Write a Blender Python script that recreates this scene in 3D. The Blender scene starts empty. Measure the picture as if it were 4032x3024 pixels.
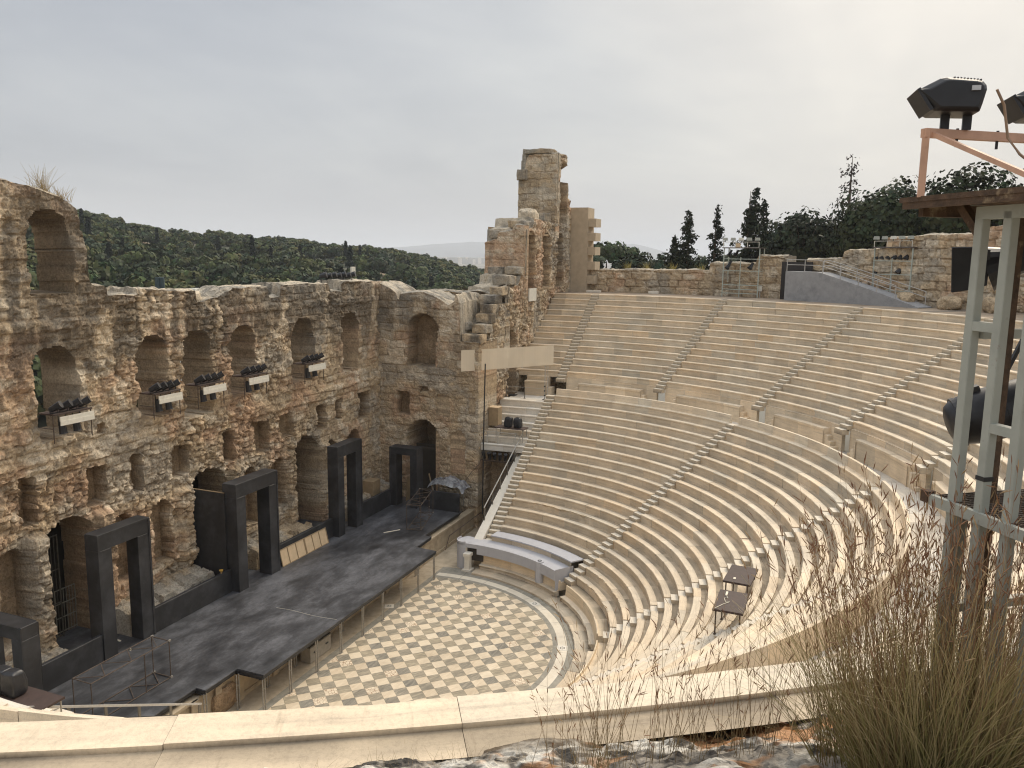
import bpy, math, random
import numpy as np
from mathutils import Vector, Matrix
random.seed(7); RNG = np.random.default_rng(7)
SC = bpy.context.scene
COL = SC.collection
PI = math.pi
cos, sin, rad = math.cos, math.sin, math.radians

# ------------------------------------------------------------------ camera
CAM = np.array([-34.7185, -20.5783, 19.8002])
CR = np.array([[0.36964624, -0.929076, 0.01339597], [-0.1385652, -0.06937458, -0.98792047], [0.91878253, 0.36332487, -0.15438166]])
cd = bpy.data.cameras.new('camera'); cam = bpy.data.objects.new('camera', cd); COL.objects.link(cam)
cd.sensor_width = 36; cd.lens = 3206.29 / 4032 * 36; cd.clip_start = 0.05; cd.clip_end = 40000
m4 = Matrix.Identity(4)
for i in range(3):
    m4[i][0] = CR[0][i]; m4[i][1] = -CR[1][i]; m4[i][2] = -CR[2][i]; m4[i][3] = CAM[i]
cam.matrix_world = m4; SC.camera = cam

# ------------------------------------------------------------------ object helpers
def tag(o, label=None, cat=None, group=None, kind=None):
    if label: o['label'] = label
    if cat: o['category'] = cat
    if group: o['group'] = group
    if kind: o['kind'] = kind
    return o
def thing(name, label, cat, loc=(0, 0, 0), rz=0.0, group=None):
    o = bpy.data.objects.new(name, None); COL.objects.link(o); o.empty_display_size = 0.2
    o.location = loc; o.rotation_euler = (0, 0, rz)
    return tag(o, label, cat, group)
def copy_tree(o, parent=None):
    c = o.copy(); COL.objects.link(c)
    if parent: c.parent = parent
    for ch in list(o.children): copy_tree(ch, c)
    return c

class MB:
    """collects shapes and links them as one mesh"""
    def __init__(s): s.v = []; s.f = []; s.n = 0; s.mi = []
    def add(s, v, f, mi=0):
        v = [tuple(map(float, p)) for p in v]
        s.v += v; s.f += [tuple(i + s.n for i in q) for q in f]; s.mi += [mi] * len(f); s.n += len(v); return s
    def box(s, c, d, rz=0.0, mi=0, taper=1.0):
        x, y, z = [q / 2 for q in d]; P = []
        for sz in (-1, 1):
            t = taper if sz > 0 else 1
            for sx, sy in ((-1, -1), (1, -1), (1, 1), (-1, 1)):
                a, b = sx * x * t, sy * y * t
                P.append((c[0] + a * cos(rz) - b * sin(rz), c[1] + a * sin(rz) + b * cos(rz), c[2] + sz * z))
        return s.add(P, [(3, 2, 1, 0), (4, 5, 6, 7), (0, 1, 5, 4), (1, 2, 6, 5), (2, 3, 7, 6), (3, 0, 4, 7)], mi)
    def box2(s, a, b, mi=0):
        return s.box([(p + q) / 2 for p, q in zip(a, b)], [abs(p - q) for p, q in zip(a, b)], 0, mi)
    def bar(s, p, q, w, h=None, mi=0, up=(0, 0, 1)):
        w = float(w); h = float(h or w); p = Vector(p); q = Vector(q); d = (q - p).normalized(); u = Vector(up)
        if abs(d.dot(u)) > 0.98: u = Vector((1, 0.01, 0))
        a = d.cross(u).normalized() * w / 2; b = a.cross(d).normalized() * h / 2
        P = [e + i * a + j * b for e in (p, q) for i, j in ((-1, -1), (1, -1), (1, 1), (-1, 1))]
        return s.add(P, [(3, 2, 1, 0), (4, 5, 6, 7), (0, 1, 5, 4), (1, 2, 6, 5), (2, 3, 7, 6), (3, 0, 4, 7)], mi)
    def tube(s, pts, r, n=8, mi=0, cap=True):
        pts = [Vector(p) for p in pts]; R = r if isinstance(r, (list, tuple)) else [r] * len(pts); P = []
        ref = Vector((0.13, 0.2, 1)).normalized()
        for i, p in enumerate(pts):
            d = (pts[min(i + 1, len(pts) - 1)] - pts[max(i - 1, 0)]).normalized()
            u = ref if abs(d.dot(ref)) < 0.95 else Vector((1, 0, 0.1)).normalized()
            a = d.cross(u).normalized(); b = d.cross(a)
            P += [p + float(R[i]) * (cos(2 * PI * k / n) * a + sin(2 * PI * k / n) * b) for k in range(n)]
        F = [(i * n + k, i * n + (k + 1) % n, (i + 1) * n + (k + 1) % n, (i + 1) * n + k) for i in range(len(pts) - 1) for k in range(n)]
        if cap: F += [tuple(range(n))[::-1], tuple((len(pts) - 1) * n + k for k in range(n))]
        return s.add(P, F, mi)
    def prism(s, poly, z0, z1, mi=0):
        n = len(poly); P = [(x, y, z0) for x, y in poly] + [(x, y, z1) for x, y in poly]
        return s.add(P, [tuple(range(n))[::-1], tuple(range(n, 2 * n))] + [(i, (i + 1) % n, n + (i + 1) % n, n + i) for i in range(n)], mi)
    def build(s, name, mats, parent=None, smooth=False, bevel=0.0):
        me = bpy.data.meshes.new(name); me.from_pydata(s.v, [], s.f)
        for m in (mats if isinstance(mats, (list, tuple)) else [mats]): me.materials.append(m)
        if any(s.mi): me.polygons.foreach_set('material_index', s.mi)
        if smooth: me.polygons.foreach_set('use_smooth', [True] * len(me.polygons))
        me.update()
        o = bpy.data.objects.new(name, me); COL.objects.link(o)
        if parent: o.parent = parent
        if bevel:
            b = o.modifiers.new('bevel', 'BEVEL'); b.width = bevel; b.segments = 1; b.limit_method = 'ANGLE'
        return o
def npmesh(name, V, F, mats, parent=None, cols=None, smooth=False, uv=None, mi=None, tris=False):
    """mesh from numpy arrays; F is (n,4) or (n,3); cols per vertex rgb"""
    V = np.asarray(V, np.float32); F = np.asarray(F, np.int32); k = F.shape[1]
    used = np.unique(F); remap = np.zeros(len(V), np.int32); remap[used] = np.arange(len(used)); V = V[used]; F = remap[F]
    if cols is not None: cols = np.asarray(cols, np.float32)[used]
    me = bpy.data.meshes.new(name); me.vertices.add(len(V)); me.vertices.foreach_set('co', V.ravel())
    me.loops.add(F.size); me.loops.foreach_set('vertex_index', F.ravel())
    me.polygons.add(len(F)); me.polygons.foreach_set('loop_start', np.arange(0, F.size, k, dtype=np.int32))
    me.polygons.foreach_set('use_smooth', np.full(len(F), smooth))
    for m in (mats if isinstance(mats, (list, tuple)) else [mats]): me.materials.append(m)
    if mi is not None: me.polygons.foreach_set('material_index', np.asarray(mi, np.int32))
    if cols is not None:
        a = me.color_attributes.new('Col', 'FLOAT_COLOR', 'POINT'); a.data.foreach_set('color', np.c_[cols, np.ones(len(cols))].astype(np.float32).ravel())
    if uv is not None:
        l = me.uv_layers.new(name='UVMap'); l.data.foreach_set('uv', np.asarray(uv, np.float32).ravel())
    me.update(calc_edges=True); me.validate()
    o = bpy.data.objects.new(name, me); COL.objects.link(o)
    if parent: o.parent = parent
    return o

# ------------------------------------------------------------------ noise
def _hash(ix, iy, iz, s):
    h = (ix.astype(np.int64) * 374761393 + iy.astype(np.int64) * 668265263 + iz.astype(np.int64) * 2147483647 + s * 974711) & 0x7fffffff
    h = ((h ^ (h >> 13)) * 1274126177) & 0x7fffffff
    h = ((h ^ (h >> 16)) * 668265263) & 0x7fffffff
    return (h & 0xffff) / 65535.0
def vnoise(x, y, z=0.0, seed=0):
    x, y, z = np.broadcast_arrays(np.asarray(x, float), np.asarray(y, float), np.asarray(z, float))
    ix, iy, iz = np.floor(x), np.floor(y), np.floor(z); fx, fy, fz = x - ix, y - iy, z - iz
    fx = fx * fx * (3 - 2 * fx); fy = fy * fy * (3 - 2 * fy); fz = fz * fz * (3 - 2 * fz); r = 0
    for dx in (0, 1):
        for dy in (0, 1):
            for dz in (0, 1):
                w = (fx if dx else 1 - fx) * (fy if dy else 1 - fy) * (fz if dz else 1 - fz)
                r = r + w * _hash(ix + dx, iy + dy, iz + dz, seed)
    return r * 2 - 1
def fbm(x, y, z=0.0, seed=0, oct=4):
    r = 0; a = 1.0; t = 0
    for i in range(oct):
        r = r + a * vnoise(x * 2 ** i, y * 2 ** i, np.asarray(z) * 2 ** i, seed + i * 17); t += a; a *= 0.5
    return r / t
def sstep(a, b, x): t = np.clip((x - a) / (b - a), 0, 1); return t * t * (3 - 2 * t)

# ------------------------------------------------------------------ materials
def new_mat(name):
    m = bpy.data.materials.new(name); m.use_nodes = True; nt = m.node_tree
    for n in list(nt.nodes): nt.nodes.remove(n)
    out = nt.nodes.new('ShaderNodeOutputMaterial'); b = nt.nodes.new('ShaderNodeBsdfPrincipled'); nt.links.new(b.outputs[0], out.inputs[0])
    return m, nt, b
def N(nt, typ, **kw):
    n = nt.nodes.new(typ)
    for k, v in kw.items():
        if k.startswith('i_'): n.inputs[int(k[2:])].default_value = v
        else: setattr(n, k, v)
    return n
def noise_tex(nt, vec, scale, detail=4, rough=0.6, dist=0.0):
    n = N(nt, 'ShaderNodeTexNoise'); n.inputs['Scale'].default_value = scale; n.inputs['Detail'].default_value = detail
    n.inputs['Roughness'].default_value = rough; n.inputs['Distortion'].default_value = dist
    if vec is not None: nt.links.new(vec, n.inputs['Vector'])
    return n.outputs['Fac']
def ramp(nt, fac, stops):
    r = N(nt, 'ShaderNodeValToRGB'); e = r.color_ramp.elements
    while len(e) < len(stops): e.new(0.5)
    for q, (p, c) in zip(e, stops): q.position = p; q.color = (c, c, c, 1) if not isinstance(c, (tuple, list)) else (*c, 1)
    nt.links.new(fac, r.inputs[0]); return r.outputs[0]
def mixc(nt, fac, a, b, mode='MIX'):
    m = N(nt, 'ShaderNodeMix', data_type='RGBA', blend_type=mode)
    for s, v in ((m.inputs[0], fac), (m.inputs[6], a), (m.inputs[7], b)):
        if isinstance(v, (int, float)): s.default_value = v
        elif isinstance(v, (tuple, list)): s.default_value = (*v, 1)
        else: nt.links.new(v, s)
    return m.outputs[2]
def mth(nt, op, a, b=None, c=None):
    m = N(nt, 'ShaderNodeMath', operation=op)
    for s, v in zip(m.inputs, (a, b, c)):
        if v is None: continue
        if isinstance(v, (int, float)): s.default_value = v
        else: nt.links.new(v, s)
    return m.outputs[0]
def mapping(nt, vec, scale=(1, 1, 1), loc=(0, 0, 0), rot=(0, 0, 0)):
    m = N(nt, 'ShaderNodeMapping'); m.inputs['Scale'].default_value = scale; m.inputs['Location'].default_value = loc; m.inputs['Rotation'].default_value = rot
    nt.links.new(vec, m.inputs[0]); return m.outputs[0]
def bump(nt, b, h, strength, dist=0.02):
    n = N(nt, 'ShaderNodeBump'); n.inputs['Strength'].default_value = strength; n.inputs['Distance'].default_value = dist
    nt.links.new(h, n.inputs['Height']); nt.links.new(n.outputs[0], b.inputs['Normal'])
def plain(name, c, rough=0.6, var=0.25, scale=6.0, metal=0.0, c2=None, bmp=0.0, spec=None, c2lim=(0.5, 0.68), detail=5):
    """noise-mottled material; c2 = colour of patches of wear (rust, dust)"""
    m, nt, b = new_mat(name); g = N(nt, 'ShaderNodeTexCoord').outputs['Object']
    n1 = noise_tex(nt, g, scale, detail); lo = tuple(x * (1 - var) for x in c); hi = tuple(min(1, x * (1 + var)) for x in c)
    col = mixc(nt, ramp(nt, n1, [(0.3, 0.0), (0.7, 1.0)]), lo, hi)
    if c2: col = mixc(nt, ramp(nt, noise_tex(nt, g, scale * 0.45, 6, 0.65), [(c2lim[0], 0.0), (c2lim[1], 1.0)]), col, c2)
    nt.links.new(col, b.inputs['Base Color']); b.inputs['Roughness'].default_value = rough; b.inputs['Metallic'].default_value = metal
    if spec is not None: b.inputs['Specular IOR Level'].default_value = spec
    if bmp: bump(nt, b, noise_tex(nt, g, scale * 3, 5), bmp)
    return m
def stone_mat(name, fine=9.0, bstr=0.55, amp=(0.62, 1.28), bd=0.05):
    """rough masonry: mesh colour times fine mottling"""
    m, nt, b = new_mat(name); g = N(nt, 'ShaderNodeTexCoord').outputs['Object']
    a = N(nt, 'ShaderNodeVertexColor', layer_name='Col').outputs[0]
    n1 = noise_tex(nt, g, fine, 8, 0.7); n2 = noise_tex(nt, g, fine * 0.28, 5, 0.6, 0.4)
    f1 = ramp(nt, n1, [(0.28, amp[0]), (0.5, 0.98), (0.75, amp[1])]); f2 = ramp(nt, n2, [(0.3, 0.78), (0.7, 1.15)])
    col = mixc(nt, 1.0, mixc(nt, 1.0, a, f1, 'MULTIPLY'), f2, 'MULTIPLY')
    nt.links.new(col, b.inputs['Base Color']); b.inputs['Roughness'].default_value = 0.95; b.inputs['Specular IOR Level'].default_value = 0.15
    bump(nt, b, mth(nt, 'ADD', n1, mth(nt, 'MULTIPLY', n2, 1.5)), bstr, bd); return m
def marble_mat(name):
    """pale seat marble: mesh colour, streaks along the block, grime runs down the risers (UV in metres)"""
    m, nt, b = new_mat(name); uv = N(nt, 'ShaderNodeUVMap', uv_map='UVMap').outputs[0]; g = N(nt, 'ShaderNodeTexCoord').outputs['Object']
    a = N(nt, 'ShaderNodeVertexColor', layer_name='Col').outputs[0]
    st = noise_tex(nt, mapping(nt, uv, (0.7, 9, 1)), 1.0, 6, 0.62, 0.35); dr = noise_tex(nt, mapping(nt, uv, (9, 0.9, 1)), 1.0, 5, 0.7)
    cl = noise_tex(nt, g, 0.9, 4); fi = noise_tex(nt, g, 26, 4, 0.7)
    col = mixc(nt, 1.0, a, ramp(nt, st, [(0.25, (0.72, 0.71, 0.72)), (0.45, (0.97, 0.96, 0.95)), (0.7, (1.1, 1.09, 1.06))]), 'MULTIPLY')
    col = mixc(nt, 1.0, col, ramp(nt, dr, [(0.22, (0.72, 0.7, 0.68)), (0.42, (1, 1, 1))]), 'MULTIPLY')
    col = mixc(nt, 1.0, col, ramp(nt, cl, [(0.3, (0.86, 0.85, 0.82)), (0.65, (1.06, 1.04, 1.0))]), 'MULTIPLY')
    col = mixc(nt, 1.0, col, ramp(nt, fi, [(0.25, 0.82), (0.55, 1.04)]), 'MULTIPLY')
    nt.links.new(col, b.inputs['Base Color']); b.inputs['Roughness'].default_value = 0.75; b.inputs['Specular IOR Level'].default_value = 0.25
    bump(nt, b, mth(nt, 'ADD', st, fi), 0.25, 0.02); return m
M = {}
M['stone'] = stone_mat('weathered_stone', 10.0, 0.9, (0.5, 1.36), .08); M['stone_big'] = stone_mat('ashlar_stone', 7.0, 0.6, (0.6, 1.3)); M['marble'] = marble_mat('seat_marble')
M['black'] = plain('black_paint', (0.020, 0.0205, 0.023), 0.5, 0.4, 1.6, c2=(0.065, 0.067, 0.072), c2lim=(0.48, 0.78), detail=7)
M['blackmetal'] = plain('black_metal', (0.018, 0.018, 0.02), 0.45, 0.3, 8)
M['blackcloth'] = plain('black_plastic_wrap', (0.016, 0.017, 0.02), 0.38, 0.4, 5, bmp=0.4)
M['rusty'] = plain('rusty_tube', (0.085, 0.062, 0.045), 0.75, 0.35, 20, c2=(0.07, 0.035, 0.018))
M['galv'] = plain('galvanised_tube', (0.33, 0.31, 0.27), 0.5, 0.2, 14, metal=0.35, c2=(0.2, 0.13, 0.08), c2lim=(0.6, 0.75))
M['paint'] = plain('grey_green_paint', (0.36, 0.37, 0.32), 0.55, 0.1, 6, c2=(0.17, 0.07, 0.03), c2lim=(0.6, 0.68))
M['paintfar'] = plain('pale_green_paint', (0.42, 0.46, 0.40), 0.6, 0.1, 6, c2=(0.3, 0.3, 0.26), c2lim=(0.6, 0.8))
M['orange'] = plain('salmon_primer', (0.56, 0.33, 0.22), 0.6, 0.12, 9, c2=(0.36, 0.17, 0.09), c2lim=(0.56, 0.72))
M['rust'] = plain('rust_plate', (0.085, 0.05, 0.028), 0.85, 0.45, 16, c2=(0.30, 0.22, 0.13), c2lim=(0.58, 0.7), bmp=0.3)
M['grey'] = plain('grey_board', (0.46, 0.455, 0.468), 0.6, 0.05, 3, c2=(0.40, 0.39, 0.40), c2lim=(0.55, 0.75))
M['ply'] = plain('plywood', (0.60, 0.45, 0.28), 0.65, 0.1, 4)
M['tan'] = plain('tan_board', (0.32, 0.23, 0.13), 0.7, 0.15, 4)
M['brown'] = plain('brown_board', (0.05, 0.029, 0.023), 0.7, 0.25, 5)
M['concrete'] = plain('ramp_concrete', (0.31, 0.305, 0.30), 0.9, 0.1, 2.5, c2=(0.2, 0.2, 0.2), c2lim=(0.5, 0.75))
M['rail'] = plain('grey_rail', (0.44, 0.42, 0.38), 0.5, 0.1, 9)
M['darkpost'] = plain('bronze_post', (0.13, 0.115, 0.09), 0.5, 0.15, 9)
M['cream'] = plain('cream_metal', (0.66, 0.63, 0.54), 0.6, 0.08, 7, c2=(0.5, 0.46, 0.38), c2lim=(0.55, 0.8))
M['dark'] = plain('passage_shade', (0.045, 0.036, 0.027), 0.95, 0.3, 1.2)  # near-black colour stands in for the shade inside passages and openings
M['dirt'] = plain('trodden_earth', (0.30, 0.24, 0.165), 0.95, 0.25, 1.2, c2=(0.2, 0.17, 0.12), bmp=0.4)
M['paving'] = plain('worn_paving', (0.46, 0.38, 0.27), 0.85, 0.2, 1.4, c2=(0.25, 0.21, 0.15), c2lim=(0.55, 0.72), bmp=0.15)
M['glass'] = plain('lamp_glass', (0.25, 0.27, 0.27), 0.15, 0.1, 4)
M['label'] = plain('grey_label', (0.5, 0.5, 0.5), 0.5, 0.05, 4)
M['green'] = plain('green_hose', (0.015, 0.11, 0.06), 0.5, 0.2, 20)
M['yellow'] = plain('yellow_lamp', (0.55, 0.33, 0.06), 0.5, 0.1, 9)
M['white'] = plain('white_wood', (0.72, 0.66, 0.52), 0.6, 0.06, 6)
M['cable'] = plain('tan_cable', (0.33, 0.22, 0.14), 0.6, 0.1, 20)
M['cableblack'] = plain('black_cable', (0.02, 0.02, 0.02), 0.5, 0.1, 20)
# ------------------------------------------------------------------ light, sky, render settings
SUN_AZ, SUN_EL = rad(-14), rad(36)
sd = Vector((cos(SUN_EL) * cos(SUN_AZ), cos(SUN_EL) * sin(SUN_AZ), sin(SUN_EL)))
sl = bpy.data.lights.new('sun', 'SUN'); sl.energy = 2.0; sl.angle = rad(24); sl.color = (1.0, 0.87, 0.70)
so = bpy.data.objects.new('sun', sl); COL.objects.link(so); so.rotation_euler = (-sd).to_track_quat('-Z', 'Y').to_euler()
W = bpy.data.worlds.new('World'); SC.world = W; W.use_nodes = True; nt = W.node_tree
for n in list(nt.nodes): nt.nodes.remove(n)
wo = N(nt, 'ShaderNodeOutputWorld'); bg = N(nt, 'ShaderNodeBackground'); nt.links.new(bg.outputs[0], wo.inputs[0])
sky = N(nt, 'ShaderNodeTexSky', sky_type='NISHITA', sun_disc=False); sky.sun_elevation = SUN_EL; sky.sun_rotation = rad(90) - SUN_AZ
sky.air_density = 1.5; sky.dust_density = 3.0
gd = N(nt, 'ShaderNodeTexCoord').outputs['Generated']
dt = N(nt, 'ShaderNodeVectorMath', operation='DOT_PRODUCT'); nt.links.new(gd, dt.inputs[0]); dt.inputs[1].default_value = sd
glow = dt.outputs['Value']
sep = N(nt, 'ShaderNodeSeparateXYZ'); nt.links.new(gd, sep.inputs[0])
# cloud deck: flattened noise on a plane overhead, thicker banks bluish grey, thin parts warm and bright towards the veiled sun
zc = mth(nt, 'ADD', mth(nt, 'MAXIMUM', sep.outputs[2], 0.0), 0.16)
cx = mth(nt, 'DIVIDE', sep.outputs[0], zc); cy = mth(nt, 'DIVIDE', sep.outputs[1], zc)
cv = N(nt, 'ShaderNodeCombineXYZ'); nt.links.new(cx, cv.inputs[0]); nt.links.new(cy, cv.inputs[1])
cn = noise_tex(nt, mapping(nt, cv.outputs[0], (0.34, 0.62, 1), (1.3, 0.6, 0), (0, 0, 0.5)), 1.0, 5, 0.52, 0.6)
cn2 = noise_tex(nt, mapping(nt, cv.outputs[0], (1.5, 1.1, 1), (3.1, 7.7, 0)), 1.0, 5, 0.55, 0.3)
base = ramp(nt, mth(nt, 'ADD', mth(nt, 'MULTIPLY', glow, 0.5), 0.5), [(0.50, (5.2, 5.4, 5.7)), (0.78, (5.0, 5.25, 5.7)), (0.90, (6.2, 6.35, 6.5)), (0.965, (9.0, 8.6, 7.9)), (1.0, (14.0, 12.4, 10.2))])
thick = ramp(nt, mth(nt, 'ADD', mth(nt, 'MULTIPLY', cn, 0.75), mth(nt, 'MULTIPLY', cn2, 0.25)), [(0.36, (0.76, 0.78, 0.82)), (0.5, (0.98, 0.98, 0.99)), (0.62, (1.2, 1.18, 1.14))])
cloud = mixc(nt, 1.0, base, thick, 'MULTIPLY')
hz = ramp(nt, sep.outputs[2], [(0.0, 1.0), (0.10, 0.35), (0.3, 0.0)])
cloud = mixc(nt, hz, cloud, mixc(nt, 0.5, base, (7.0, 7.1, 7.2)))
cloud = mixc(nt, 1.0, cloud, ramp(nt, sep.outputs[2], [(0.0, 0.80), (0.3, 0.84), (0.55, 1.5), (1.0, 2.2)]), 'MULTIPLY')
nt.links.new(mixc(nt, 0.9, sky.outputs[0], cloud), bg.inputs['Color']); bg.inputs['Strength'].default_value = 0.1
SC.view_settings.view_transform = 'Standard'; SC.view_settings.look = 'None'; SC.view_settings.exposure = 0.25; SC.view_settings.gamma = 1.0
SC.render.engine = 'CYCLES'
try:
    SC.cycles.use_denoising = True; SC.cycles.denoiser = 'OPENIMAGEDENOISE'; SC.cycles.denoising_input_passes = 'RGB_ALBEDO_NORMAL'
    SC.cycles.max_bounces = 8; SC.cycles.diffuse_bounces = 3; SC.cycles.volume_bounces = 3; SC.cycles.transparent_max_bounces = 8
    SC.cycles.filter_width = 1.15; SC.cycles.use_adaptive_sampling = True; SC.cycles.adaptive_threshold = 0.01
except Exception: pass

# ------------------------------------------------------------------ land around the theatre
def disc(name, r, z, mat, n=96, cx=0, cy=0):
    a = np.linspace(0, 2 * PI, n, endpoint=False)
    return MB().add(list(zip(cx + r * np.cos(a), cy + r * np.sin(a), [z] * n)), [tuple(range(n))]).build(name, mat)
M['valley'] = plain('far_plain', (0.20, 0.19, 0.16), 0.95, 0.3, 0.004)
tag(disc('ground', 16000, -6.0, M['valley'], 128), kind='structure')
tag(disc('theatre_ground', 19.5, -0.012, M['paving']), kind='structure')
m, nt, b = new_mat('hill_soil'); g = N(nt, 'ShaderNodeTexCoord').outputs['Object']
nt.links.new(mixc(nt, ramp(nt, noise_tex(nt, g, 0.02, 6, 0.6), [(0.48, 0.0), (0.6, 1.0)]), (0.05, 0.055, 0.03), (0.25, 0.18, 0.11)), b.inputs['Base Color']); b.inputs['Roughness'].default_value = 1.0
M['hill'] = m
HA = [23.0, 23.65, 25.1, 26.7, 28.3, 29.9, 31.4, 34.5, 36.3, 39.0, 41.0, 42.7, 45.1, 47.2, 49.35, 53.3, 64]
HE = [-.010, -.0073, -.0038, .0041, .0093, .0143, .0185, .0200, .0250, .0264, .0330, .0305, .0349, .0437, .0520, .0512, .05]
def ridge_z(a): return CAM[2] + 430 * np.interp(a, HA, HE) - 6.5
def hill_z(a, d):
    s = np.clip((d - 120) / 310.0, 0, 1.3); zr = ridge_z(a)
    z = -4 + (zr + 4) * np.where(s <= 1, s ** 0.8, 1 - 0.9 * (s - 1))
    return z + 1.5 * fbm(a * 0.4, d * 0.03, 0, 3, 3) * np.clip(s * 3, 0, 1)
aa, dd = np.meshgrid(np.linspace(12, 64, 130), np.linspace(110, 560, 60), indexing='ij')
hx = CAM[0] + dd * np.cos(np.radians(aa)); hy = CAM[1] + dd * np.sin(np.radians(aa)); hzv = hill_z(np.maximum(aa, 23), dd) * sstep(12, 22, aa) - 6 * (1 - sstep(12, 22, aa))
def gridF(nu, nv):
    i, j = np.meshgrid(np.arange(nu - 1), np.arange(nv - 1), indexing='ij'); q = (i * nv + j).ravel()
    return np.c_[q, q + nv, q + nv + 1, q + 1]
tag(npmesh('hill', np.c_[hx.ravel(), hy.ravel(), hzv.ravel()], gridF(130, 60), M['hill'], smooth=True), kind='structure')
# distant mountains
M['mountain'] = plain('mountain', (0.10, 0.11, 0.11), 1.0, 0.2, 0.002)
ma = np.linspace(8, 40, 120); me_ = np.interp(ma, [8, 11.1, 13.3, 15.8, 17, 20, 23.7, 25.5, 27.3, 30, 34, 40], [.004, .0075, .0175, .0135, .011, .016, .0172, .0165, .0132, .009, .006, .003]) + 0.0010 * fbm(ma * 1.1, 0, 0, 5, 4)
V = []
for dist, k in ((6500, 0.0), (7600, 0.75), (8200, 1.0), (9500, 0.4)):
    for a, e in zip(ma, me_): V.append((CAM[0] + dist * cos(rad(a)), CAM[1] + dist * sin(rad(a)), (CAM[2] + dist * e) * k - 8 * (1 - k)))
tag(npmesh('mountain', V, np.array([[i * 120 + j, i * 120 + j + 1, (i + 1) * 120 + j + 1, (i + 1) * 120 + j] for i in range(3) for j in range(119)]), M['mountain'], smooth=True), kind='structure')

# ------------------------------------------------------------------ orchestra floor (checkered marble)
S = 0.5972; GX, GY = 2.0908 - 0.017, 9.6873 + 0.003
m, nt, b = new_mat('checkered_marble'); P = N(nt, 'ShaderNodeNewGeometry').outputs['Position']
sp = N(nt, 'ShaderNodeSeparateXYZ'); nt.links.new(P, sp.inputs[0]); X, Y = sp.outputs[0], sp.outputs[1]
gx = mth(nt, 'MULTIPLY_ADD', X, 1 / S, GX); gy = mth(nt, 'MULTIPLY_ADD', Y, 1 / S, GY)
fi = mth(nt, 'MULTIPLY', mth(nt, 'SUBTRACT', gx, gy), 0.70711); fj = mth(nt, 'MULTIPLY', mth(nt, 'ADD', gx, gy), -0.70711)
ci, cj = mth(nt, 'FLOOR', fi), mth(nt, 'FLOOR', fj)
dark = mth(nt, 'ABSOLUTE', mth(nt, 'MODULO', mth(nt, 'ADD', ci, cj), 2))
cc = N(nt, 'ShaderNodeCombineXYZ'); nt.links.new(ci, cc.inputs[0]); nt.links.new(cj, cc.inputs[1])
wn = N(nt, 'ShaderNodeTexWhiteNoise', noise_dimensions='2D'); nt.links.new(cc.outputs[0], wn.inputs['Vector'])
off = N(nt, 'ShaderNodeVectorMath', operation='MULTIPLY_ADD'); nt.links.new(wn.outputs['Color'], off.inputs[0]); off.inputs[1].default_value = (40, 40, 40); nt.links.new(P, off.inputs[2])
rt = N(nt, 'ShaderNodeVectorRotate', rotation_type='Z_AXIS'); nt.links.new(off.outputs[0], rt.inputs['Vector']); nt.links.new(mth(nt, 'MULTIPLY', wn.outputs['Value'], 0.9), rt.inputs['Angle'])
ve = noise_tex(nt, mapping(nt, rt.outputs[0], (2.0, 9, 1)), 1.0, 6, 0.65, 0.7)
dk = mixc(nt, ramp(nt, ve, [(0.3, 0.0), (0.5, 0.35), (0.72, 1.0)]), (0.19, 0.175, 0.138), (0.46, 0.41, 0.315))
dk = mixc(nt, 0.75, dk, mixc(nt, wn.outputs['Value'], (0.75, 0.76, 0.8), (1.3, 1.2, 1.05)), 'MULTIPLY')
lt = mixc(nt, ramp(nt, ve, [(0.3, 0.0), (0.65, 1.0)]), (0.60, 0.49, 0.355), (0.72, 0.625, 0.48))
lt = mixc(nt, 1.0, lt, mixc(nt, wn.outputs['Value'], (0.9, 0.86, 0.80), (1.08, 1.08, 1.06)), 'MULTIPLY')
# some pale tiles patched with pinkish broken pieces
vo = N(nt, 'ShaderNodeTexVoronoi', feature='DISTANCE_TO_EDGE'); vo.inputs['Scale'].default_value = 6.5; nt.links.new(P, vo.inputs['Vector'])
lt = mixc(nt, mth(nt, 'MULTIPLY', mth(nt, 'GREATER_THAN', wn.outputs['Value'], 0.9), mth(nt, 'LESS_THAN', vo.outputs['Distance'], 0.05)), lt, (0.36, 0.23, 0.14))
ch = mixc(nt, dark, lt, dk)
def edge(v): return mth(nt, 'SUBTRACT', 0.5, mth(nt, 'ABSOLUTE', mth(nt, 'SUBTRACT', mth(nt, 'FRACT', v), 0.5)))
ch = mixc(nt, mth(nt, 'LESS_THAN', mth(nt, 'MINIMUM', edge(fi), edge(fj)), 0.012), ch, (0.2, 0.17, 0.12))
R_ = mth(nt, 'SQRT', mth(nt, 'ADD', mth(nt, 'MULTIPLY', X, X), mth(nt, 'MULTIPLY', Y, Y)))
ang = mth(nt, 'ARCTAN2', Y, X)
rv = noise_tex(nt, mapping(nt, P, (3, 3, 1)), 1.0, 6, 0.65, 0.5)
gring = mixc(nt, ramp(nt, rv, [(0.3, 0.0), (0.7, 1.0)]), (0.22, 0.205, 0.165), (0.36, 0.33, 0.265)); wring = mixc(nt, ramp(nt, rv, [(0.3, 0.0), (0.7, 1.0)]), (0.68, 0.59, 0.45), (0.78, 0.70, 0.56))
jn = mth(nt, 'LESS_THAN', edge(mth(nt, 'MULTIPLY', ang, 5.3)), 0.006)
gring = mixc(nt, jn, gring, (0.12, 0.1, 0.08)); wring = mixc(nt, jn, wring, (0.25, 0.2, 0.15))
pave = mixc(nt, ramp(nt, rv, [(0.3, 0.0), (0.7, 1.0)]), (0.36, 0.29, 0.20), (0.52, 0.43, 0.31))
inner = mth(nt, 'LESS_THAN', R_, 8.66)
front = mth(nt, 'LESS_THAN', Y, 1.40)
c = mixc(nt, mth(nt, 'LESS_THAN', Y, 1.78), pave, gring)
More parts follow.
